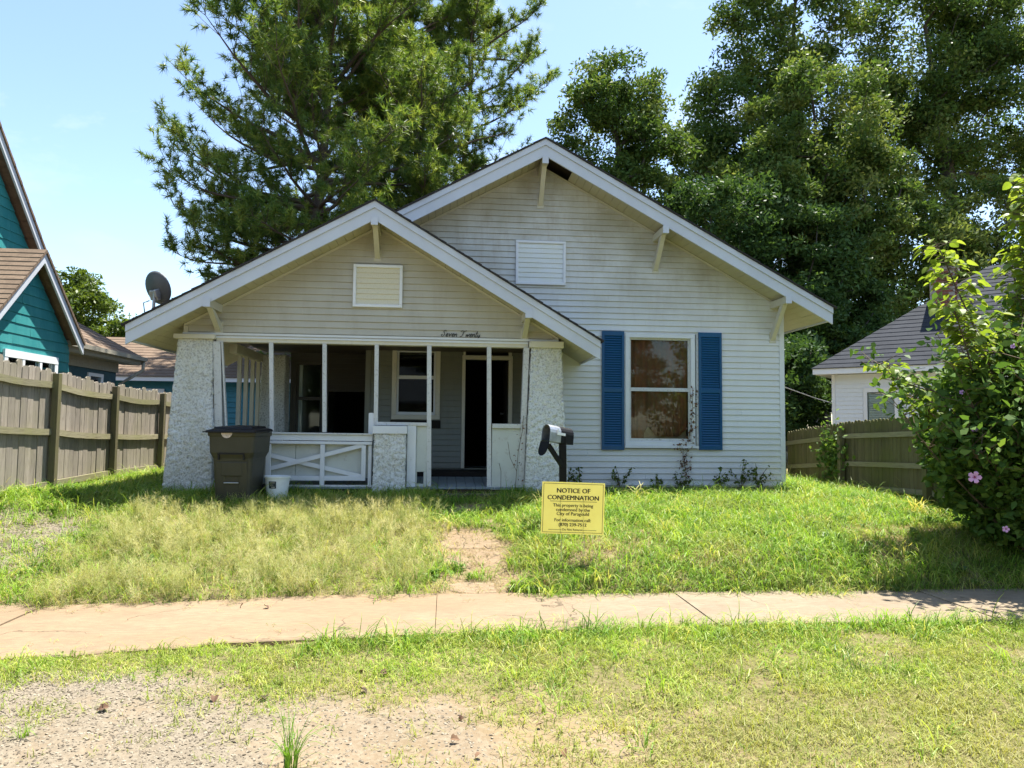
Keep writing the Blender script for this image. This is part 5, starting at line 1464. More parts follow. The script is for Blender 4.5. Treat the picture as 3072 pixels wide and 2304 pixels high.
# pines --------------------------------------------------------------
def pine(name, label, base, height, z_lo, reach, seed, lean=(0, 0), trunk_r=0.26, density=1.0, left=1.0, right=1.0, needle=0.25, per=30):
    rng = np.random.default_rng(seed)
    root = empty(name, base); tag(root, label, 'tree', 'pines behind the porch')
    def tp(z):
        f = z/height; return np.array([lean[0]*f+0.25*math.sin(f*6+seed), lean[1]*f, z])
    tb = MB(); zz = np.linspace(-0.3, height, 22)
    tube_chain(tb, [tp(z) for z in zz], [trunk_r*(1-0.88*max(0, z)/height) for z in zz], 9)
    tb.build('trunk', MATS['bark_pine'], root, smooth=True)
    bb = MB(); T = []; D = []
    z = z_lo
    while z < height-0.3:
        f = (z-z_lo)/(height-z_lo)
        zc_ = z_lo+0.32*(height-z_lo); hh_ = (zc_-z_lo)*2.1 if z < zc_ else (height-zc_)*0.98
        prof = max(0.1, 1-abs((z-zc_)/hh_)**1.6)
        for b in range(rng.integers(3, 6)):
            if rng.uniform() > density: continue
            az = rng.uniform(0, 2*math.pi); L = reach*prof*(rng.uniform(0.72, 1.04) if b < 3 else rng.uniform(0.35, 0.7))
            L *= (left if math.cos(az) < 0 else right)
            el0 = R(lerp(0, 50, f)+rng.normal(0, 8)); p0 = tp(z+rng.uniform(-.2, .2))
            d0 = np.array([math.cos(az)*math.cos(el0), math.sin(az)*math.cos(el0), math.sin(el0)])
            n = 8; pts = [p0]; cur = p0.copy(); d = d0.copy()
            for s in range(n):
                sag = -0.10 if s < 3 else 0.10
                d = d+np.array([0, 0, sag*(1-f)+0.02])+rng.normal(size=3)*0.09; d /= np.linalg.norm(d); cur = cur+d*L/n; pts.append(cur.copy())
            r0 = 0.018+0.016*L
            tube_chain(bb, pts, [lerp(r0, 0.010, k/n) for k in range(n+1)], 5)
            for s in range(2, n+1):
                for q in range(3):
                    if rng.uniform() < 0.12: continue
                    dirb = pts[s]-pts[s-1]; dirb = dirb/np.linalg.norm(dirb)
                    side = np.cross(dirb, [0, 0, 1]); side /= np.linalg.norm(side)+1e-9; sg = 1 if q == 0 else -1
                    sd = dirb*rng.uniform(0.5, 0.9)+side*sg*rng.uniform(0.5, 1.0)*(0.35 if q == 2 else 1)+np.array([0, 0, rng.uniform(0.0, 0.5)+(0.3 if q == 2 else 0)])
                    sd /= np.linalg.norm(sd); SL = L*0.30*rng.uniform(0.5, 1.25)*(1.2-0.55*s/n); SL = max(0.28, SL)
                    sp = [pts[s]]; c2 = pts[s].copy(); m = 3
                    for k in range(m):
                        sd = sd+np.array([0, 0, 0.14])+rng.normal(size=3)*0.14; sd /= np.linalg.norm(sd); c2 = c2+sd*SL/m; sp.append(c2.copy())
                    tube_chain(bb, sp, [0.012, 0.010, 0.008, 0.006], 3)
                    T.append(c2); D.append(sd.copy())
                    for k in (1, 2, 2, 3, 3, 3):
                        if rng.uniform() < 0.85:
                            td = sd+rng.normal(size=3)*0.9+np.array([0, 0, 0.35]); td /= np.linalg.norm(td)
                            e = sp[k]+td*rng.uniform(0.12, 0.42); T.append(e); D.append(td)
        z += rng.uniform(0.30, 0.55)
    bb.build('limbs', MATS['bark_pine'], root, smooth=True)
    T = np.array(T); D = np.array(D); n = len(T)
    idx = np.repeat(np.arange(n), per); N = len(idx)
    d = D[idx]*rng.uniform(0.1, 1.1, (N, 1))+rng.normal(size=(N, 3))*0.62; d /= np.linalg.norm(d, axis=1)[:, None]
    b = T[idx]-D[idx]*rng.uniform(0, 0.16, (N, 1)); Ln = needle*rng.uniform(0.7, 1.15, (N, 1))
    s = np.cross(d, rng.normal(size=(N, 3))); s /= np.linalg.norm(s, axis=1)[:, None]+1e-9; wd = 0.0125
    tip = b+d*Ln+np.array([0, 0, -0.02])
    V = np.stack([b-s*wd, b+s*wd, tip], 1).reshape(-1, 3); F = np.arange(N*3).reshape(N, 3)
    tone = np.clip(np.repeat(rng.uniform(0.0, 0.75, n), per)+rng.normal(0, .15, N), 0, 1)
    link('crown', npmesh('crown', V, F, MATS['pine_needle'], tone), None, root)['kind'] = 'stuff'
    return n
print('TUFTS', pine('pine_tree', 'large spreading pine behind the porch gable, leftmost of the pines', (-4.1, 24.0, 0.5), 19.0, 4.2, 6.0, 41, (-0.3, 0), 0.27, 1.0, 0.88, 0.9))
print('TUFTS', pine('pine_tree', 'pine just right of the large spreading one', (-1.6, 27.0, 0.5), 20.5, 7.5, 4.6, 43, (0.3, 0), 0.24, 0.85, 0.9, 1.0, per=26))
print('TUFTS', pine('pine_tree', 'airy pine with long bare limbs, rightmost of the pines', (0.3, 29.5, 0.5), 21, 8.5, 5.2, 47, (0.4, 0), 0.22, 0.5, 0.8, 0.9, per=26))
oak('leafy_tree', 'small dark broadleaf tree low behind the pines, beside the main gable', (0.6, 25.5, 0.5), 9.4,
    [((0, 0, 6.6), (2.4, 1.8, 1.8)), ((1.6, 0, 7.8), (1.4, 1.4, 1.2)), ((-2, 0, 6.0), (1.6, 1.4, 1.4))], 120, 170, 0.10, 0.6, seed=37, mat='oak_leaf', trunk_r=0.16)

# ------------------------------------------------------------------ flowering bush on the right
def leaf_shape(L, W, lobes=True):
    """a folded, lobed leaf lying along +Y, 10 triangles"""
    pts = [(0, 0), (0.34, 0.10), (0.50, 0.34), (0.36, 0.52), (0.40, 0.68), (0.16, 0.82), (0, 1.0)] if lobes else [(0, 0), (0.30, 0.04), (0.50, 0.26), (0.48, 0.50), (0.30, 0.78), (0.10, 0.94), (0, 1.0)]
    mb = MB()
    for sg in (1, -1):
        V = [(sg*x*W*1.0, y*L, 0.22*abs(x)*W-0.22*L*y*y) for x, y in pts]+[(0, y*L, -0.22*L*y*y) for x, y in pts[1:-1]]
        n = len(pts); F = []
        F.append((0, 1, n)); 
        for k in range(1, n-2): F.append((k, k+1, n+k, n+k-1))
        F.append((n-2, n-1, 2*n-3))
        mb.add(V, F if sg > 0 else [tuple(reversed(f)) for f in F])
    return mb
def bush():
    rng = np.random.default_rng(77)
    bx, by = 6.74, 7.6; bz = gz(bx, by)
    root = empty('flowering_bush', (bx, by, bz))
    tag(root, 'tall leafy bush with pink flowers at the right edge of the yard', 'bush')
    st = MB(); P = []; Dv = []
    tips = []
    for k in range(46):
        az = rng.uniform(0, 2*math.pi); r_ = abs(rng.normal(0, 0.2)); p = np.array([r_*math.cos(az), r_*math.sin(az)*0.8, 0.0])
        spread = rng.uniform(0.10, 0.75); H = rng.uniform(1.5, 3.6)*(1.1-0.4*spread)
        if k < 3: az = rng.uniform(R(160), R(200)); spread = rng.uniform(.6, .8); H = rng.uniform(2.2, 2.6)
        d = np.array([math.cos(az)*spread, math.sin(az)*spread, 1.0]); d /= np.linalg.norm(d)
        pts = [p]; c = p.copy(); n = 10
        for s in range(n):
            d = d+rng.normal(size=3)*0.06+np.array([math.cos(az), math.sin(az), 0])*0.02; d /= np.linalg.norm(d); c = c+d*H/n; pts.append(c.copy())
        tube_chain(st, pts, [lerp(0.017, 0.004, s/n) for s in range(n+1)], 5)
        for s in range(1, n+1):
            for q in range(rng.integers(1, 4)):
                a2 = rng.uniform(0, 2*math.pi); sd = d*0.4+np.array([math.cos(a2), math.sin(a2), rng.uniform(-0.1, 0.6)]); sd /= np.linalg.norm(sd)
                L2 = rng.uniform(0.25, 0.6); e = pts[s]+sd*L2*0.5+rng.normal(size=3)*.03; e2 = pts[s]+sd*L2+np.array([0, 0, -0.03])
                tube_chain(st, [pts[s], e, e2], [0.006, 0.004, 0.003], 3)
                for w_ in np.linspace(0.2, 1.05, 9): P.append(pts[s]+sd*L2*w_+rng.normal(size=3)*0.06)
                tips.append((e2, sd))
            for w_ in range(4): P.append(pts[s]+rng.normal(size=3)*0.09)
    st.build('stems', MATS['twig'], root, smooth=True)
    P = np.array(P); P = P[P[:, 2] > 0.05]
    # dense lower skirt
    n = 19000; g = rng.normal(size=(n, 3)); g *= (np.power(rng.uniform(0.25, 1, n), 0.4)/np.linalg.norm(g, axis=1))[:, None]
    Q = g*np.array([1.36, 1.2, 1.36])+np.array([0.06, 0, 1.26]); Q = Q[Q[:, 2] > 0.10]
    keep = np.array([noise.noise(Vector(q*2.2)) > -0.22 for q in Q]); Q = Q[keep]
    P = np.concatenate([P, Q])
    # leaf sprays as bent hexagon leaves
    n = len(P); s = 0.048*rng.uniform(0.55, 1.35, (n, 1))
    N = rng.normal(size=(n, 3)); N[:, 2] += 0.9; N /= np.linalg.norm(N, axis=1)[:, None]
    T = np.cross(N, rng.normal(size=(n, 3))); T /= np.linalg.norm(T, axis=1)[:, None]; B = np.cross(N, T)
    V = np.stack([P-T*s, P-T*s*.35+B*s*.62+N*s*.1, P+T*s*.5+B*s*.38, P+T*s*1.15-N*s*.3, P+T*s*.5-B*s*.38, P-T*s*.35-B*s*.62+N*s*.1], 1).reshape(-1, 3)
    F = np.arange(n*6).reshape(n, 6)
    tone = np.clip(rng.uniform(0, 0.8, n)+0.1*rng.normal(size=n), 0, 1)
    link('foliage', npmesh('foliage', V, F, MATS['hib_leaf'], tone), None, root)['kind'] = 'stuff'
    # flowers
    pet = MB()
    for k in range(5):
        a = 2*math.pi*k/5; c_, s_ = math.cos(a), math.sin(a)
        prof = [(0.006, 0.0, .0), (0.026, -0.020, .012), (0.026, 0.020, .012), (0.058, -0.026, .020), (0.058, 0.026, .020), (0.072, 0.0, .012)]
        pet.add([(x*c_-y*s_, x*s_+y*c_, z) for x, y, z in prof], [(0, 1, 2), (1, 3, 4, 2), (3, 5, 4)])
    pm = pet.mesh('flower', MATS['petal'])
    hm = MB(); hm.tube([(0, 0, 0), (0, 0, .012), (0, 0, .04)], [.012, .010, .004], 8); hmm = hm.mesh('stamen', MATS['petal_heart'])
    camv = Vector((0, 0, EYE))
    for (x, y, z) in ((5.42, 6.98, 1.13), (5.64, 6.85, .62), (5.55, 7.3, 2.02), (5.95, 7.05, 2.5), (5.6, 7.2, 1.62)):
        fo = link('flower', pm, None, root); fo.location = (x-bx, y-by, z-bz)
        dv = Vector((-0.55+random.uniform(-.4, .4), -0.8, random.uniform(-.1, .5))).normalized(); fo.rotation_euler = dv.to_track_quat('Z', 'Y').to_euler()
        sc = .9 if z > 1.1 and z < 1.2 else random.uniform(.35, .55); fo.scale = (sc, sc, sc)
        link('stamen', hmm, None, fo)
    return root
bush()

def sapling():
    """big-leaved sapling growing up through the bush: each leaf a part"""
    rng = np.random.default_rng(91)
    bx, by = 6.88, 7.75; bz = gz(bx, by)
    root = empty('sapling', (bx, by, bz))
    tag(root, 'sapling with large bright yellow-green leaves rising above the flowering bush', 'sapling')
    ms = [leaf_shape(.15, .15, False).mesh('leaf', MATS['big_leaf']), leaf_shape(.13, .12, False).mesh('leaf', MATS['big_leaf']), leaf_shape(.11, .12, True).mesh('leaf', MATS['big_leaf'])]
    st = MB(); spots = []
    specs = [((0, 0), (0.02, -.1), 4.05, 34), ((.1, .1), (.34, 0.0), 3.9, 30), ((-.1, 0), (-.28, -.05), 3.35, 28), ((-.15, 0), (-.42, -.1), 2.75, 26), ((.05, -.1), (.12, -.25), 3.5, 30), ((-.05, .1), (-.12, .1), 3.75, 30), ((-.2, 0), (-.62, .02), 2.35, 22), ((.2, .0), (.5, -.15), 3.3, 28), ((.05, .05), (.20, -.12), 4.15, 32), ((-.1, -.1), (-.33, -.22), 2.3, 20), ((.15, .1), (.02, .05), 3.2, 20)]
    for (p0, d0, H, nl) in specs:
        c = np.array([p0[0], p0[1], 0.0]); d = np.array([d0[0]*.8, d0[1]*.8, 1.0]); d /= np.linalg.norm(d); pts = [c.copy()]; n = 12
        for s in range(n):
            d = d+rng.normal(size=3)*0.045+np.array([d0[0], d0[1], 0])*0.03; d /= np.linalg.norm(d); c = c+d*H*1.1/n; pts.append(c.copy())
        tube_chain(st, pts, [lerp(.02, .005, s/n) for s in range(n+1)], 6)
        for k in range(nl*9):
            nl_ = nl*9
            f = lerp(0.34, 1.0, (k/nl_)**0.7); i = min(n-1, int(f*n)); u = f*n-i
            p = pts[i]*(1-u)+pts[i+1]*u; az = rng.uniform(0, 2*math.pi) if k < nl_-3 else k*2.1
            out = np.array([math.cos(az), math.sin(az), rng.uniform(-.1, .45)]); off = rng.uniform(.03, .42)*(1.25-f*.75)
            q = p+out*off
            if off > .08: tube_chain(st, [p, q], [.004, .003], 3)
            spots.append((q, out))
    st.build('stems', MATS['twig'], root, smooth=True)
    order = rng.permutation(len(spots)); Vx = []; Fx = []
    tv = [np.array([tuple(v.co) for v in m.vertices]) for m in ms]; tf = [[tuple(p.vertices) for p in m.polygons] for m in ms]
    for j in order[300:]:
        q, out = spots[j]; k = rng.integers(0, 3)
        dirv = Vector((out[0], out[1], rng.uniform(-.75, -.05))).normalized(); upv = Vector((rng.normal()*.3, rng.normal()*.3, 1))
        x = dirv.cross(upv).normalized(); z = x.cross(dirv); A_ = np.array([x, dirv, z])*rng.uniform(.45, .95)
        b0 = len(Vx); Vx += [tuple(p) for p in (tv[k] @ A_ + q)]; Fx += [tuple(i+b0 for i in f) for f in tf[k]]
    me = bpy.data.meshes.new('foliage'); me.from_pydata(Vx, [], Fx); me.update(); me.materials.append(MATS['big_leaf_mass'])
    a_ = me.attributes.new('tone', 'FLOAT', 'FACE'); per_f = len(tf[0]); a_.data.foreach_set('value', np.repeat(rng.uniform(0, 1, len(Fx)//per_f+1), per_f)[:len(Fx)].astype(np.float32))
    link('foliage', me, None, root)['kind'] = 'stuff'
    for j in order[:300]:
        q, out = spots[j]
        o = link('leaf', ms[rng.integers(0, 3)], None, root); o.location = tuple(q)
        dirv = Vector((out[0], out[1], rng.uniform(-.75, -.05))).normalized(); upv = Vector((rng.normal()*.3, rng.normal()*.3, 1))
        x = dirv.cross(upv).normalized(); z = x.cross(dirv)
        o.matrix_basis = Matrix.Translation(Vector(q)) @ Matrix((x, dirv, z)).transposed().to_4x4() @ Matrix.Scale(rng.uniform(.55, 1.0), 4)
sapling()

# ------------------------------------------------------------------ vines and weeds on walls
def leaf_clump(name, label, cat, loc, P, size, mat, group=None, stems=None):
    root = empty(name, loc); tag(root, label, cat, group)
    V, F = leaf_quads(np.array(P, float), size, 0.2, 0.6)
    link('leaves', npmesh('leaves', V, F, MATS[mat], RNG.uniform(0, 1, len(P))), None, root)['kind'] = 'stuff'
    if stems:
        mb = MB()
        for s in stems: mb.tube(s, 0.004, 4)
        mb.build('stem', MATS['twig'], root)
    return root
path = [(0, 0, 0), (.03, 0, .25), (-.02, 0, .42), (.05, 0, .62), (.06, 0, .78), (.12, 0, 1.0), (.14, 0, 1.3), (.15, 0, 1.7)]
P = []
for _ in range(190):
    k = random.random()*(len(path)-1.01); i = int(k); u = k-i; a_, b_ = path[i], path[i+1]
    sp = .035 if a_[2] < .15 or a_[2] > .9 else .055
    P.append((lerp(a_[0], b_[0], u)+random.gauss(0, sp), random.uniform(-.05, .0), lerp(a_[2], b_[2], u)+random.gauss(0, .03)))
for _ in range(30): P.append((-.12+random.gauss(0, .04), random.uniform(-.04, 0), .70+random.gauss(0, .03)))
leaf_clump('dead_vine', 'dead brown vine climbing the wall to the big shuttered window', 'vine', (4.08, YM-.035, .60), P, .028, 'dead_leaf', stems=[path, [(.0, 0, .62), (-.1, 0, .7), (-.17, 0, .74)]])
path = [(0, 0, 0), (.02, 0, .3), (.04, -.01, .6), (.10, 0, .9), (.12, 0, 1.15)]
P = []
for _ in range(36):
    k = random.random()*3.9; i = int(k); u = k-i; P.append((lerp(path[i][0], path[i+1][0], u)+random.gauss(0, .05), -.02, lerp(path[i][2], path[i+1][2], u)+random.gauss(0, .03)))
leaf_clump('creeper', 'thin straggling creeper on the right porch post', 'vine', (1.07, 11.05, .62), P, .022, 'dead_leaf', stems=[path, [(.02, 0, .3), (-.08, 0, .5), (-.12, 0, .75)], [(-.22, 0, 0), (-.22, 0, .3), (-.25, 0, .42)]])
P = [(random.uniform(-.10, .0), random.gauss(0, .22), abs(random.gauss(.62, .26))) for _ in range(520)]
leaf_clump('ivy', 'pale ivy climbing over the picket fence post', 'vine', (6.97, 12.45, .55), P, .045, 'hib_leaf')
P = [(random.uniform(-.10, .06), random.gauss(0, .12), random.uniform(.05, .95)) for _ in range(160)]
leaf_clump('ivy', 'dark ivy in the fence corner beside the bungalow wall', 'vine', (6.25, 14.3, .55), P, .05, 'dead_leaf')
G_W = 'weeds along the bungalow wall'
weeds = [(2.25, .35, 'leafy weed left of the shuttered window, nearest the mailbox'), (2.95, .42, 'tall leafy weed below the left blue shutter'), (3.55, .22, 'low weed below the shuttered window'), (3.95, .30, 'weed at the foot of the dead vine'),
         (4.62, .34, 'weed below the right blue shutter'), (5.05, .46, 'tallest sprawling weed near the right wall corner'), (5.35, .42, 'sprawling weed next to the right wall corner')]
for x, h, lab in weeds:
    P = []; S = []
    for k in range(5):
        a_ = random.uniform(-.8, .8); tip = (math.sin(a_)*h*.8, -random.uniform(0.02, .18), h*math.cos(a_)*random.uniform(.7, 1.1)); S.append([(0, 0, 0), (tip[0]*.4, tip[1]*.5, tip[2]*.6), tip])
        for q in range(13): f = random.uniform(.25, 1.03); P.append((tip[0]*f+random.gauss(0, .022), tip[1]*f+random.gauss(0, .02), tip[2]*f+random.gauss(0, .018)))
    leaf_clump('weed', lab, 'weed', (x, YM-.08, .57), P, .034, 'bright_leaf', G_W, S)

# ------------------------------------------------------------------ grass, gravel: scattered stuff
tufts = bpy.data.collections.new('tuft_sources')   # never linked to the scene
def blade(V, F, base, az, h, lean, w, seg, rng, curl=1.0):
    d = np.array([math.cos(az), math.sin(az), 0]); s = np.array([-d[1], d[0], 0]); n0 = len(V); tw = rng.uniform(-.6, .6)
    s = s*math.cos(tw)+d*math.sin(tw)
    for k in range(seg+1):
        f = k/seg; bend = lean*f+curl*lean*f*f; L = h*f
        p = base+d*(L*math.sin(min(1.9, bend*.75)))+np.array([0, 0, L*math.cos(min(1.9, bend*.75))])
        if k < seg: V.append(p-s*w*(1-.55*f)/2); V.append(p+s*w*(1-.55*f)/2)
        else: V.append(p)
    for k in range(seg-1): a_ = n0+2*k; F.append((a_, a_+1, a_+3, a_+2))
    a_ = n0+2*(seg-1); F.append((a_, a_+1, a_+2))
def make_tuft(name, n, h, w, lean, rad, seg, mat, seed, heads=0):
    rng = np.random.default_rng(seed); V = []; F = []
    for k in range(n):
        r_ = rad*math.sqrt(rng.uniform()); a_ = rng.uniform(0, 2*math.pi)
        blade(V, F, np.array([r_*math.cos(a_), r_*math.sin(a_), -.01]), a_+rng.normal(0, 1.0), h*rng.uniform(.55, 1.2), rng.uniform(*lean), w*rng.uniform(.7, 1.2), seg, rng)
    for k in range(heads):
        az = rng.uniform(0, 2*math.pi); hh = h*rng.uniform(1.0, 1.5); ln = rng.uniform(.1, .55)
        n0 = len(V); blade(V, F, np.array([rng.normal(0, rad*.5), rng.normal(0, rad*.5), 0]), az, hh, ln, w*.6, 4, rng, .5); tip = V[-1]
        for q in range(16):
            f = rng.uniform(.45, 1.0); b = V[n0]*(1-f)+tip*f
            blade(V, F, np.array(b), rng.uniform(0, 2*math.pi), rng.uniform(.04, .10), rng.uniform(.3, 1.2), w*.55, 1, rng)
    me = bpy.data.meshes.new(name); me.from_pydata([tuple(v) for v in V], [], F); me.update(); me.materials.append(MATS[mat])
    o = bpy.data.objects.new(name, me); return o
def gpatch(dryc, scale=0.8, lo=.45, hi=.7, amt=.7):
    def f(t, col):
        n = t.noise(scale, 5, .6); return t.mix(t.rng(n, lo, hi, 0, amt), col, dryc)
    return f
def street_dry(t, col):
    col = gpatch((0.33, 0.30, 0.09), 1.1, .42, .68, .65)(t, col)
    sp_ = t.n('ShaderNodeSeparateXYZ'); t.l(t.pos(), sp_.inputs[0])
    f = t.math('MULTIPLY', t.rng(sp_.outputs[1], 5.0, 3.7), t.rng(t.noise(1.6, 4), .3, .6, .25, .8))
    return t.mix(f, col, (0.37, 0.345, 0.14))
leafy('grass_short', [(0.1018, 0.1649, 0.0198), (0.203, 0.3303, 0.0388), (0.2812, 0.4085, 0.0499), (0.3748, 0.4692, 0.0762), (0.6, 0.6, 0.1991)], .45, .5, 'obj', street_dry, tint=(1.15, 1.15, .5))
leafy('grass_tall', [(0.0764, 0.1481, 0.0176), (0.1541, 0.2958, 0.0354), (0.2235, 0.374, 0.0463), (0.3082, 0.4436, 0.0614), (0.5534, 0.4851, 0.176)], .45, .45, 'obj', gpatch((0.29, 0.28, 0.09), .7, .5, .75, .6), tint=(1.15, 1.15, .5))
leafy('grass_dry', [(0.177, 0.2173, 0.0583), (0.3935, 0.4072, 0.1419), (0.4919, 0.4599, 0.2065), (0.6, 0.5589, 0.3036), (0.2951, 0.3612, 0.0967)], .42, .6, 'obj', gpatch((0.25, 0.285, 0.07), .9, .46, .7, .6), tint=(1.1, 1.05, .6))
leafy('straw', [(0.34, 0.27, 0.14), (0.42, 0.34, 0.19), (0.27, 0.20, 0.10)], .25, .7, 'obj')
simple('pebble', (0.42, 0.37, 0.30), .9, var=.35, scale=14)
t = NT('pebble')
rp = t.n('ShaderNodeValToRGB'); e = rp.color_ramp.elements; e[0].color = (0.115, 0.095, 0.07, 1); e[1].color = (0.29, 0.25, 0.185, 1); e.new(.5).color = (0.215, 0.18, 0.128, 1); t.l(t.objrand(), rp.inputs[0])
t.principled(rp.outputs[0], .9, spec=.15); MATS['pebble'] = t.m

def pebble_src(seed):
    rng = np.random.default_rng(seed); V = []; F = []
    ph = [(0, 0, 1), (0, 0, -1)]
    ring = [(math.cos(2*math.pi*k/6), math.sin(2*math.pi*k/6), .1*((-1)**k)) for k in range(6)]
    V = [ph[0]]+ring+[ph[1]]
    V = [tuple(np.array(v)*np.array([1, .78, .5])*(1+rng.normal(0, .14))*.012) for v in V]
    F = [(0, 1+k, 1+(k+1) % 6) for k in range(6)]+[(7, 1+(k+1) % 6, 1+k) for k in range(6)]
    me = bpy.data.meshes.new('pebble'); me.from_pydata(V, [], F); me.update(); me.materials.append(MATS['pebble'])
    return bpy.data.objects.new('pebble', me)

ex0, ex1 = np.searchsorted(gx, -8.0), np.searchsorted(gx, 9.0); ey0, ey1 = np.searchsorted(gy, 2.0), np.searchsorted(gy, 15.0)
EM_idx = idx[ey0:ey1, ex0:ex1]
GVn = np.array(GV, np.float32)
def scatter(name, label, srcs, dens_col, dmax, smin, smax, tilt, seed, zfix=None):
    sub = EM_idx; ids = sub.ravel(); remap = -np.ones(len(GV), int); remap[ids] = np.arange(len(ids))
    f = np.stack([sub[:-1, :-1], sub[:-1, 1:], sub[1:, 1:], sub[1:, :-1]], -1).reshape(-1, 4)
    dv = dens_col[ids]
    V = GVn[ids].copy()
    if zfix is not None: V[:, 2] = zfix
    keep = (remap[f].size and (dv[remap[f]].max(axis=1) > 0.01))
    # view wedge only: nothing outside the picture needs blades
    cx = V[remap[f]].mean(axis=1)
    wedge = (np.abs(cx[:, 0]-cx[:, 1]*math.tan(TH)) < 0.80*cx[:, 1]+1.2)
    ff = remap[f][keep & wedge]
    me = npmesh(name, V, ff); a_ = me.attributes.new('dens', 'FLOAT', 'POINT'); a_.data.foreach_set('value', dv.astype(np.float32))
    o = link(name, me); tag(o, label, 'gravel' if 'gravel' in name else 'grass', kind='stuff')
    col = bpy.data.collections.new(name+'_src')
    for s in srcs: col.objects.link(s)
    ng = bpy.data.node_groups.new(name, 'GeometryNodeTree')
    ng.interface.new_socket('Geometry', in_out='INPUT', socket_type='NodeSocketGeometry'); ng.interface.new_socket('Geometry', in_out='OUTPUT', socket_type='NodeSocketGeometry')
    N = ng.nodes; gi = N.new('NodeGroupInput'); go = N.new('NodeGroupOutput')
    dp = N.new('GeometryNodeDistributePointsOnFaces'); dp.distribute_method = 'RANDOM'; dp.inputs['Seed'].default_value = seed
    at = N.new('GeometryNodeInputNamedAttribute'); at.data_type = 'FLOAT'; at.inputs['Name'].default_value = 'dens'
    mu = N.new('ShaderNodeMath'); mu.operation = 'MULTIPLY'; mu.inputs[1].default_value = dmax
    ci = N.new('GeometryNodeCollectionInfo'); ci.inputs['Collection'].default_value = col; ci.inputs['Separate Children'].default_value = True; ci.inputs['Reset Children'].default_value = True
    ip = N.new('GeometryNodeInstanceOnPoints'); ip.inputs['Pick Instance'].default_value = True
    rr = N.new('FunctionNodeRandomValue'); rr.data_type = 'FLOAT_VECTOR'; rr.inputs[0].default_value = (-tilt, -tilt, 0); rr.inputs[1].default_value = (tilt, tilt, 6.283)
    rs = N.new('FunctionNodeRandomValue'); rs.data_type = 'FLOAT'; rs.inputs[2].default_value = smin; rs.inputs[3].default_value = smax; rs.inputs['Seed'].default_value = 5
    ri = N.new('FunctionNodeRandomValue'); ri.data_type = 'INT'; ri.inputs[4].default_value = 0; ri.inputs[5].default_value = len(srcs)-1; ri.inputs['Seed'].default_value = 9
    L = ng.links.new
    L(gi.outputs[0], dp.inputs['Mesh']); L(at.outputs[0], mu.inputs[0]); L(mu.outputs[0], dp.inputs['Density']); L(dp.outputs['Points'], ip.inputs['Points'])
    L(ci.outputs[0], ip.inputs['Instance']); L(ri.outputs[2], ip.inputs['Instance Index']); L(rr.outputs[0], ip.inputs['Rotation']); L(rs.outputs[1], ip.inputs['Scale']); L(ip.outputs[0], go.inputs[0])
    md = o.modifiers.new('scatter', 'NODES'); md.node_group = ng
    return o
ymask = GVn[:, 1] > 6.5
short_d = zs[:, 0].copy(); tall_d = zs[:, 1].copy(); dry_d = zs[:, 2].copy(); grav_d = zs[:, 3].copy(); straw_d = zs[:, 4].copy()
edge_far = np.array([1.0 if walk_far(x)+.02 < y else 0.0 for x, y, z in GV])
lump = np.clip(np.array([0.78+0.75*fnoise(x, y, 2.3, 51.0)+0.55*fnoise(x, y, 5.5, 53.0) for x, y, z in GV]), .12, 1.5)
scatter('lawn_grass', 'short yellow-green lawn grass on the verge and yard', [make_tuft('tuft', 10, h_, .0048, (.4, 1.7), .045, 2, 'grass_short', k) for k, h_ in enumerate((.04, .05, .06, .075, .10))], short_d*np.where(ymask, .45, 1.0)*lump, 1150, .55, 1.45, .2, 1)
scatter('tall_grass', 'overgrown green grass covering the raised yard and sidewalk edge', [make_tuft('tuft', 9, .21, .0075, (.35, 1.6), .06, 4, 'grass_tall', 20+k) for k in range(5)], tall_d*np.where(ymask, 1.0, .6), 300, .45, 1.25, .2, 2)
scatter('dry_grass', 'wispy tan seeding grass in the left half of the yard', [make_tuft('tuft', 7, .20, .0050, (.2, 1.3), .06, 3, 'grass_dry', 40+k, heads=5) for k in range(5)], dry_d, 190, .4, 1.2, .3, 3)
scatter('coarse_grass', 'coarse clumps of broad-bladed grass standing out of the yard', [make_tuft('tuft', 22, .30, .011, (.4, 1.7), .07, 5, 'grass_tall', 80+k) for k in range(4)], np.where(ymask, tall_d*np.clip(np.array([0.35+1.6*fnoise(x, y, 1.6, 21.0) for x, y, z in GV]), 0, 1.6), 0)*(1-.4*dry_d.clip(0, 1)), 30, .3, 1.2, .25, 12)
def rosette(seed):
    rng = np.random.default_rng(seed); P = []
    mb = MB()
    for k in range(rng.integers(6, 11)):
        a_ = rng.uniform(0, 2*math.pi); L = rng.uniform(.05, .13); h = rng.uniform(.01, .12); w = L*rng.uniform(.22, .4); c_, s_ = math.cos(a_), math.sin(a_)
        pr = [(.01, 0, 0), (L*.45, -w, h), (L*.45, w, h), (L, 0, h*rng.uniform(.5, 1.2)), (L*.45, 0, h-.01)]
        mb.add([(x*c_-y*s_, x*s_+y*c_, z) for x, y, z in pr], [(0, 1, 4), (0, 4, 2), (1, 3, 4), (4, 3, 2)])
    me = mb.mesh('rosette', MATS['weed_leaf']); return bpy.data.objects.new('rosette', me)
leafy('weed_leaf', [(0.07, 0.14, 0.03), (0.11, 0.19, 0.035), (0.17, 0.22, 0.05), (0.10, 0.16, 0.06)], .35, .5, 'obj')
scatter('ground_weeds', 'low broadleaf weeds mixed into the yard grass', [rosette(k) for k in range(6)], np.where(ymask, np.clip(tall_d*np.array([0.3+1.5*fnoise(x, y, 1.1, 31.0) for x, y, z in GV]), 0, 1), 0), 22, .35, .95, .25, 14)
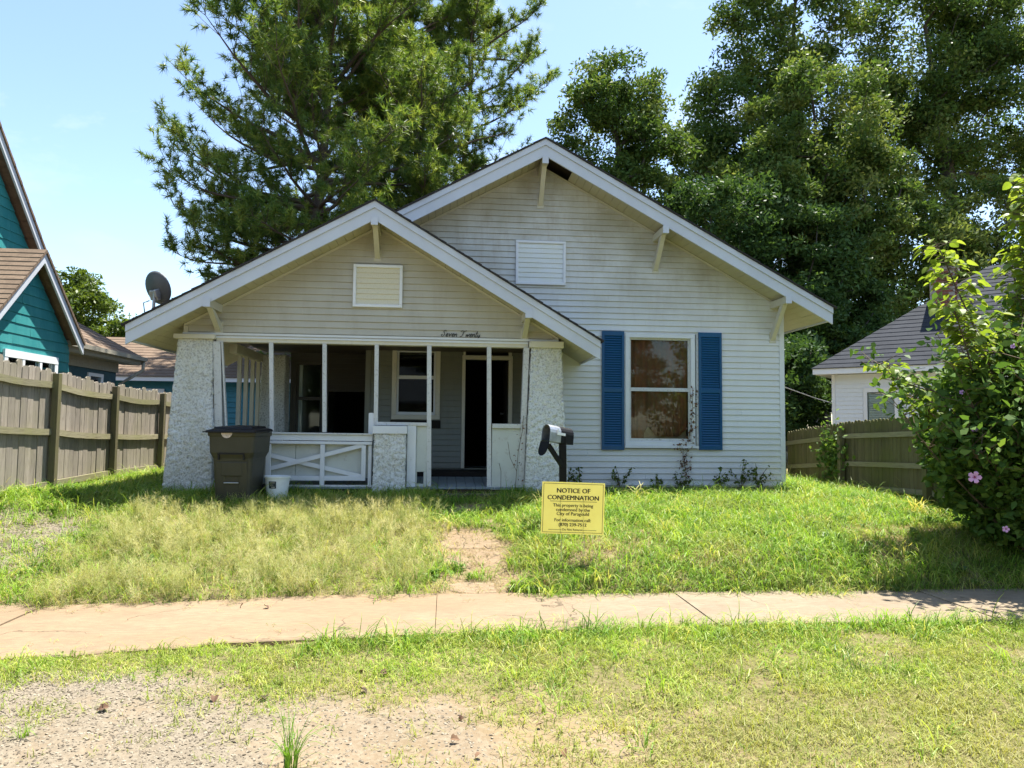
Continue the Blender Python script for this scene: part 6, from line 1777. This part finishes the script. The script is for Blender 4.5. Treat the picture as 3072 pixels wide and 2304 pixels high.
scatter('straw', 'cut straw lying on the worn path and the bank', [make_tuft('tuft', 9, .12, .004, (1.6, 2.2), .07, 2, 'straw', 60+k) for k in range(4)], np.maximum(straw_d, .12*np.where(ymask, tall_d, .5*short_d)), 420, .6, 1.4, .1, 4)
scatter('gravel', 'pale crushed gravel across the front left of the verge', [pebble_src(k) for k in range(5)], np.clip(grav_d, 0, 1)**1.2, 4200, .22, 1.15, .6, 6)

lit = np.zeros(len(GV), np.float32)
for q, (x, y, z) in enumerate(GV):
    if -8 < x < 9 and 4.6 < y < 7.2:
        a0, a1 = walk_near(x)+.07, walk_far(x)-.05
        if a0 < y < a1:
            e_ = min(y-a0, a1-y); lit[q] = max(0.0, (1-e_/.35))*.8*max(0, .4+1.2*fnoise(x, y, 1.7, 41.0)) + max(0, fnoise(x, y, .9, 43.0)-.32)*1.2
scatter('clippings', 'dry clippings and bits of straw littering the sidewalk', [make_tuft('tuft', 5, .07, .004, (1.9, 2.1), .05, 2, m_, 70+k) for k, m_ in enumerate(('straw', 'straw', 'grass_dry', 'grass_tall'))], lit, 170, .4, 1.2, .05, 15, zfix=.008)

# single weed clump in the gravel
def clump(name, label, loc, n, h, w, seed, mat='grass_tall', heads=0, lean=(.1, .9), rad=.03):
    s = make_tuft('blades', n, h, w, lean, rad, 4, mat, seed, heads)
    root = empty(name, loc); tag(root, label, 'weed'); COL.objects.link(s); s.parent = root; s['kind'] = 'stuff'; return root
clump('grass_clump', 'lone dark tuft of spiky grass in the gravel at the bottom edge', (-.72, 3.66, gz(-.72, 3.66)), 44, .30, .006, 99, heads=3)
clump('grass_clump', 'small grass tuft in the gravel at the left edge', (-2.2, 4.12, gz(-2.2, 4.12)), 34, .10, .005, 98)
clump('grass_clump', 'pale dry grass clump hanging onto the sidewalk below the notice', (1.02, 7.14, gz(1.02, 7.14)), 40, .30, .005, 97, 'straw', 0, (.5, 1.3))
G_L = 'dead leaves on the verge'
lf = leaf_shape(.075, .06, True); lm = lf.mesh('dead_leaf', MATS['dead_leaf_single'])
for x, y in ((-1.62, 4.95), (-1.35, 4.55), (-1.05, 4.50), (-.52, 4.93), (-.36, 4.87), (-.50, 4.62), (.30, 4.45), (.12, 4.20), (.62, 3.75), (-1.9, 4.42), (.05, 3.9), (1.45, 5.0), (-1.75, 6.62), (-1.55, 6.55), (.55, 4.05), (.2, 3.72)):
    o = link('dead_leaf', lm); o.location = (x, y, (gz(x, y) if y < 5.7 else 0)+.022); o.rotation_euler = (random.uniform(-.5, .5), random.uniform(-.5, .5), random.uniform(0, 6)); s = random.uniform(.5, .95); o.scale = (s, s*.8, s*2.2)
    zz_ = zones(x, y); lab = 'curled dead leaf lying on the tan sidewalk' if y > 5.7 else ('curled dead leaf lying on the gravel' if zz_[3] > .45 else 'curled dead leaf lying in the short verge grass')
    tag(o, lab, 'leaf', G_L)
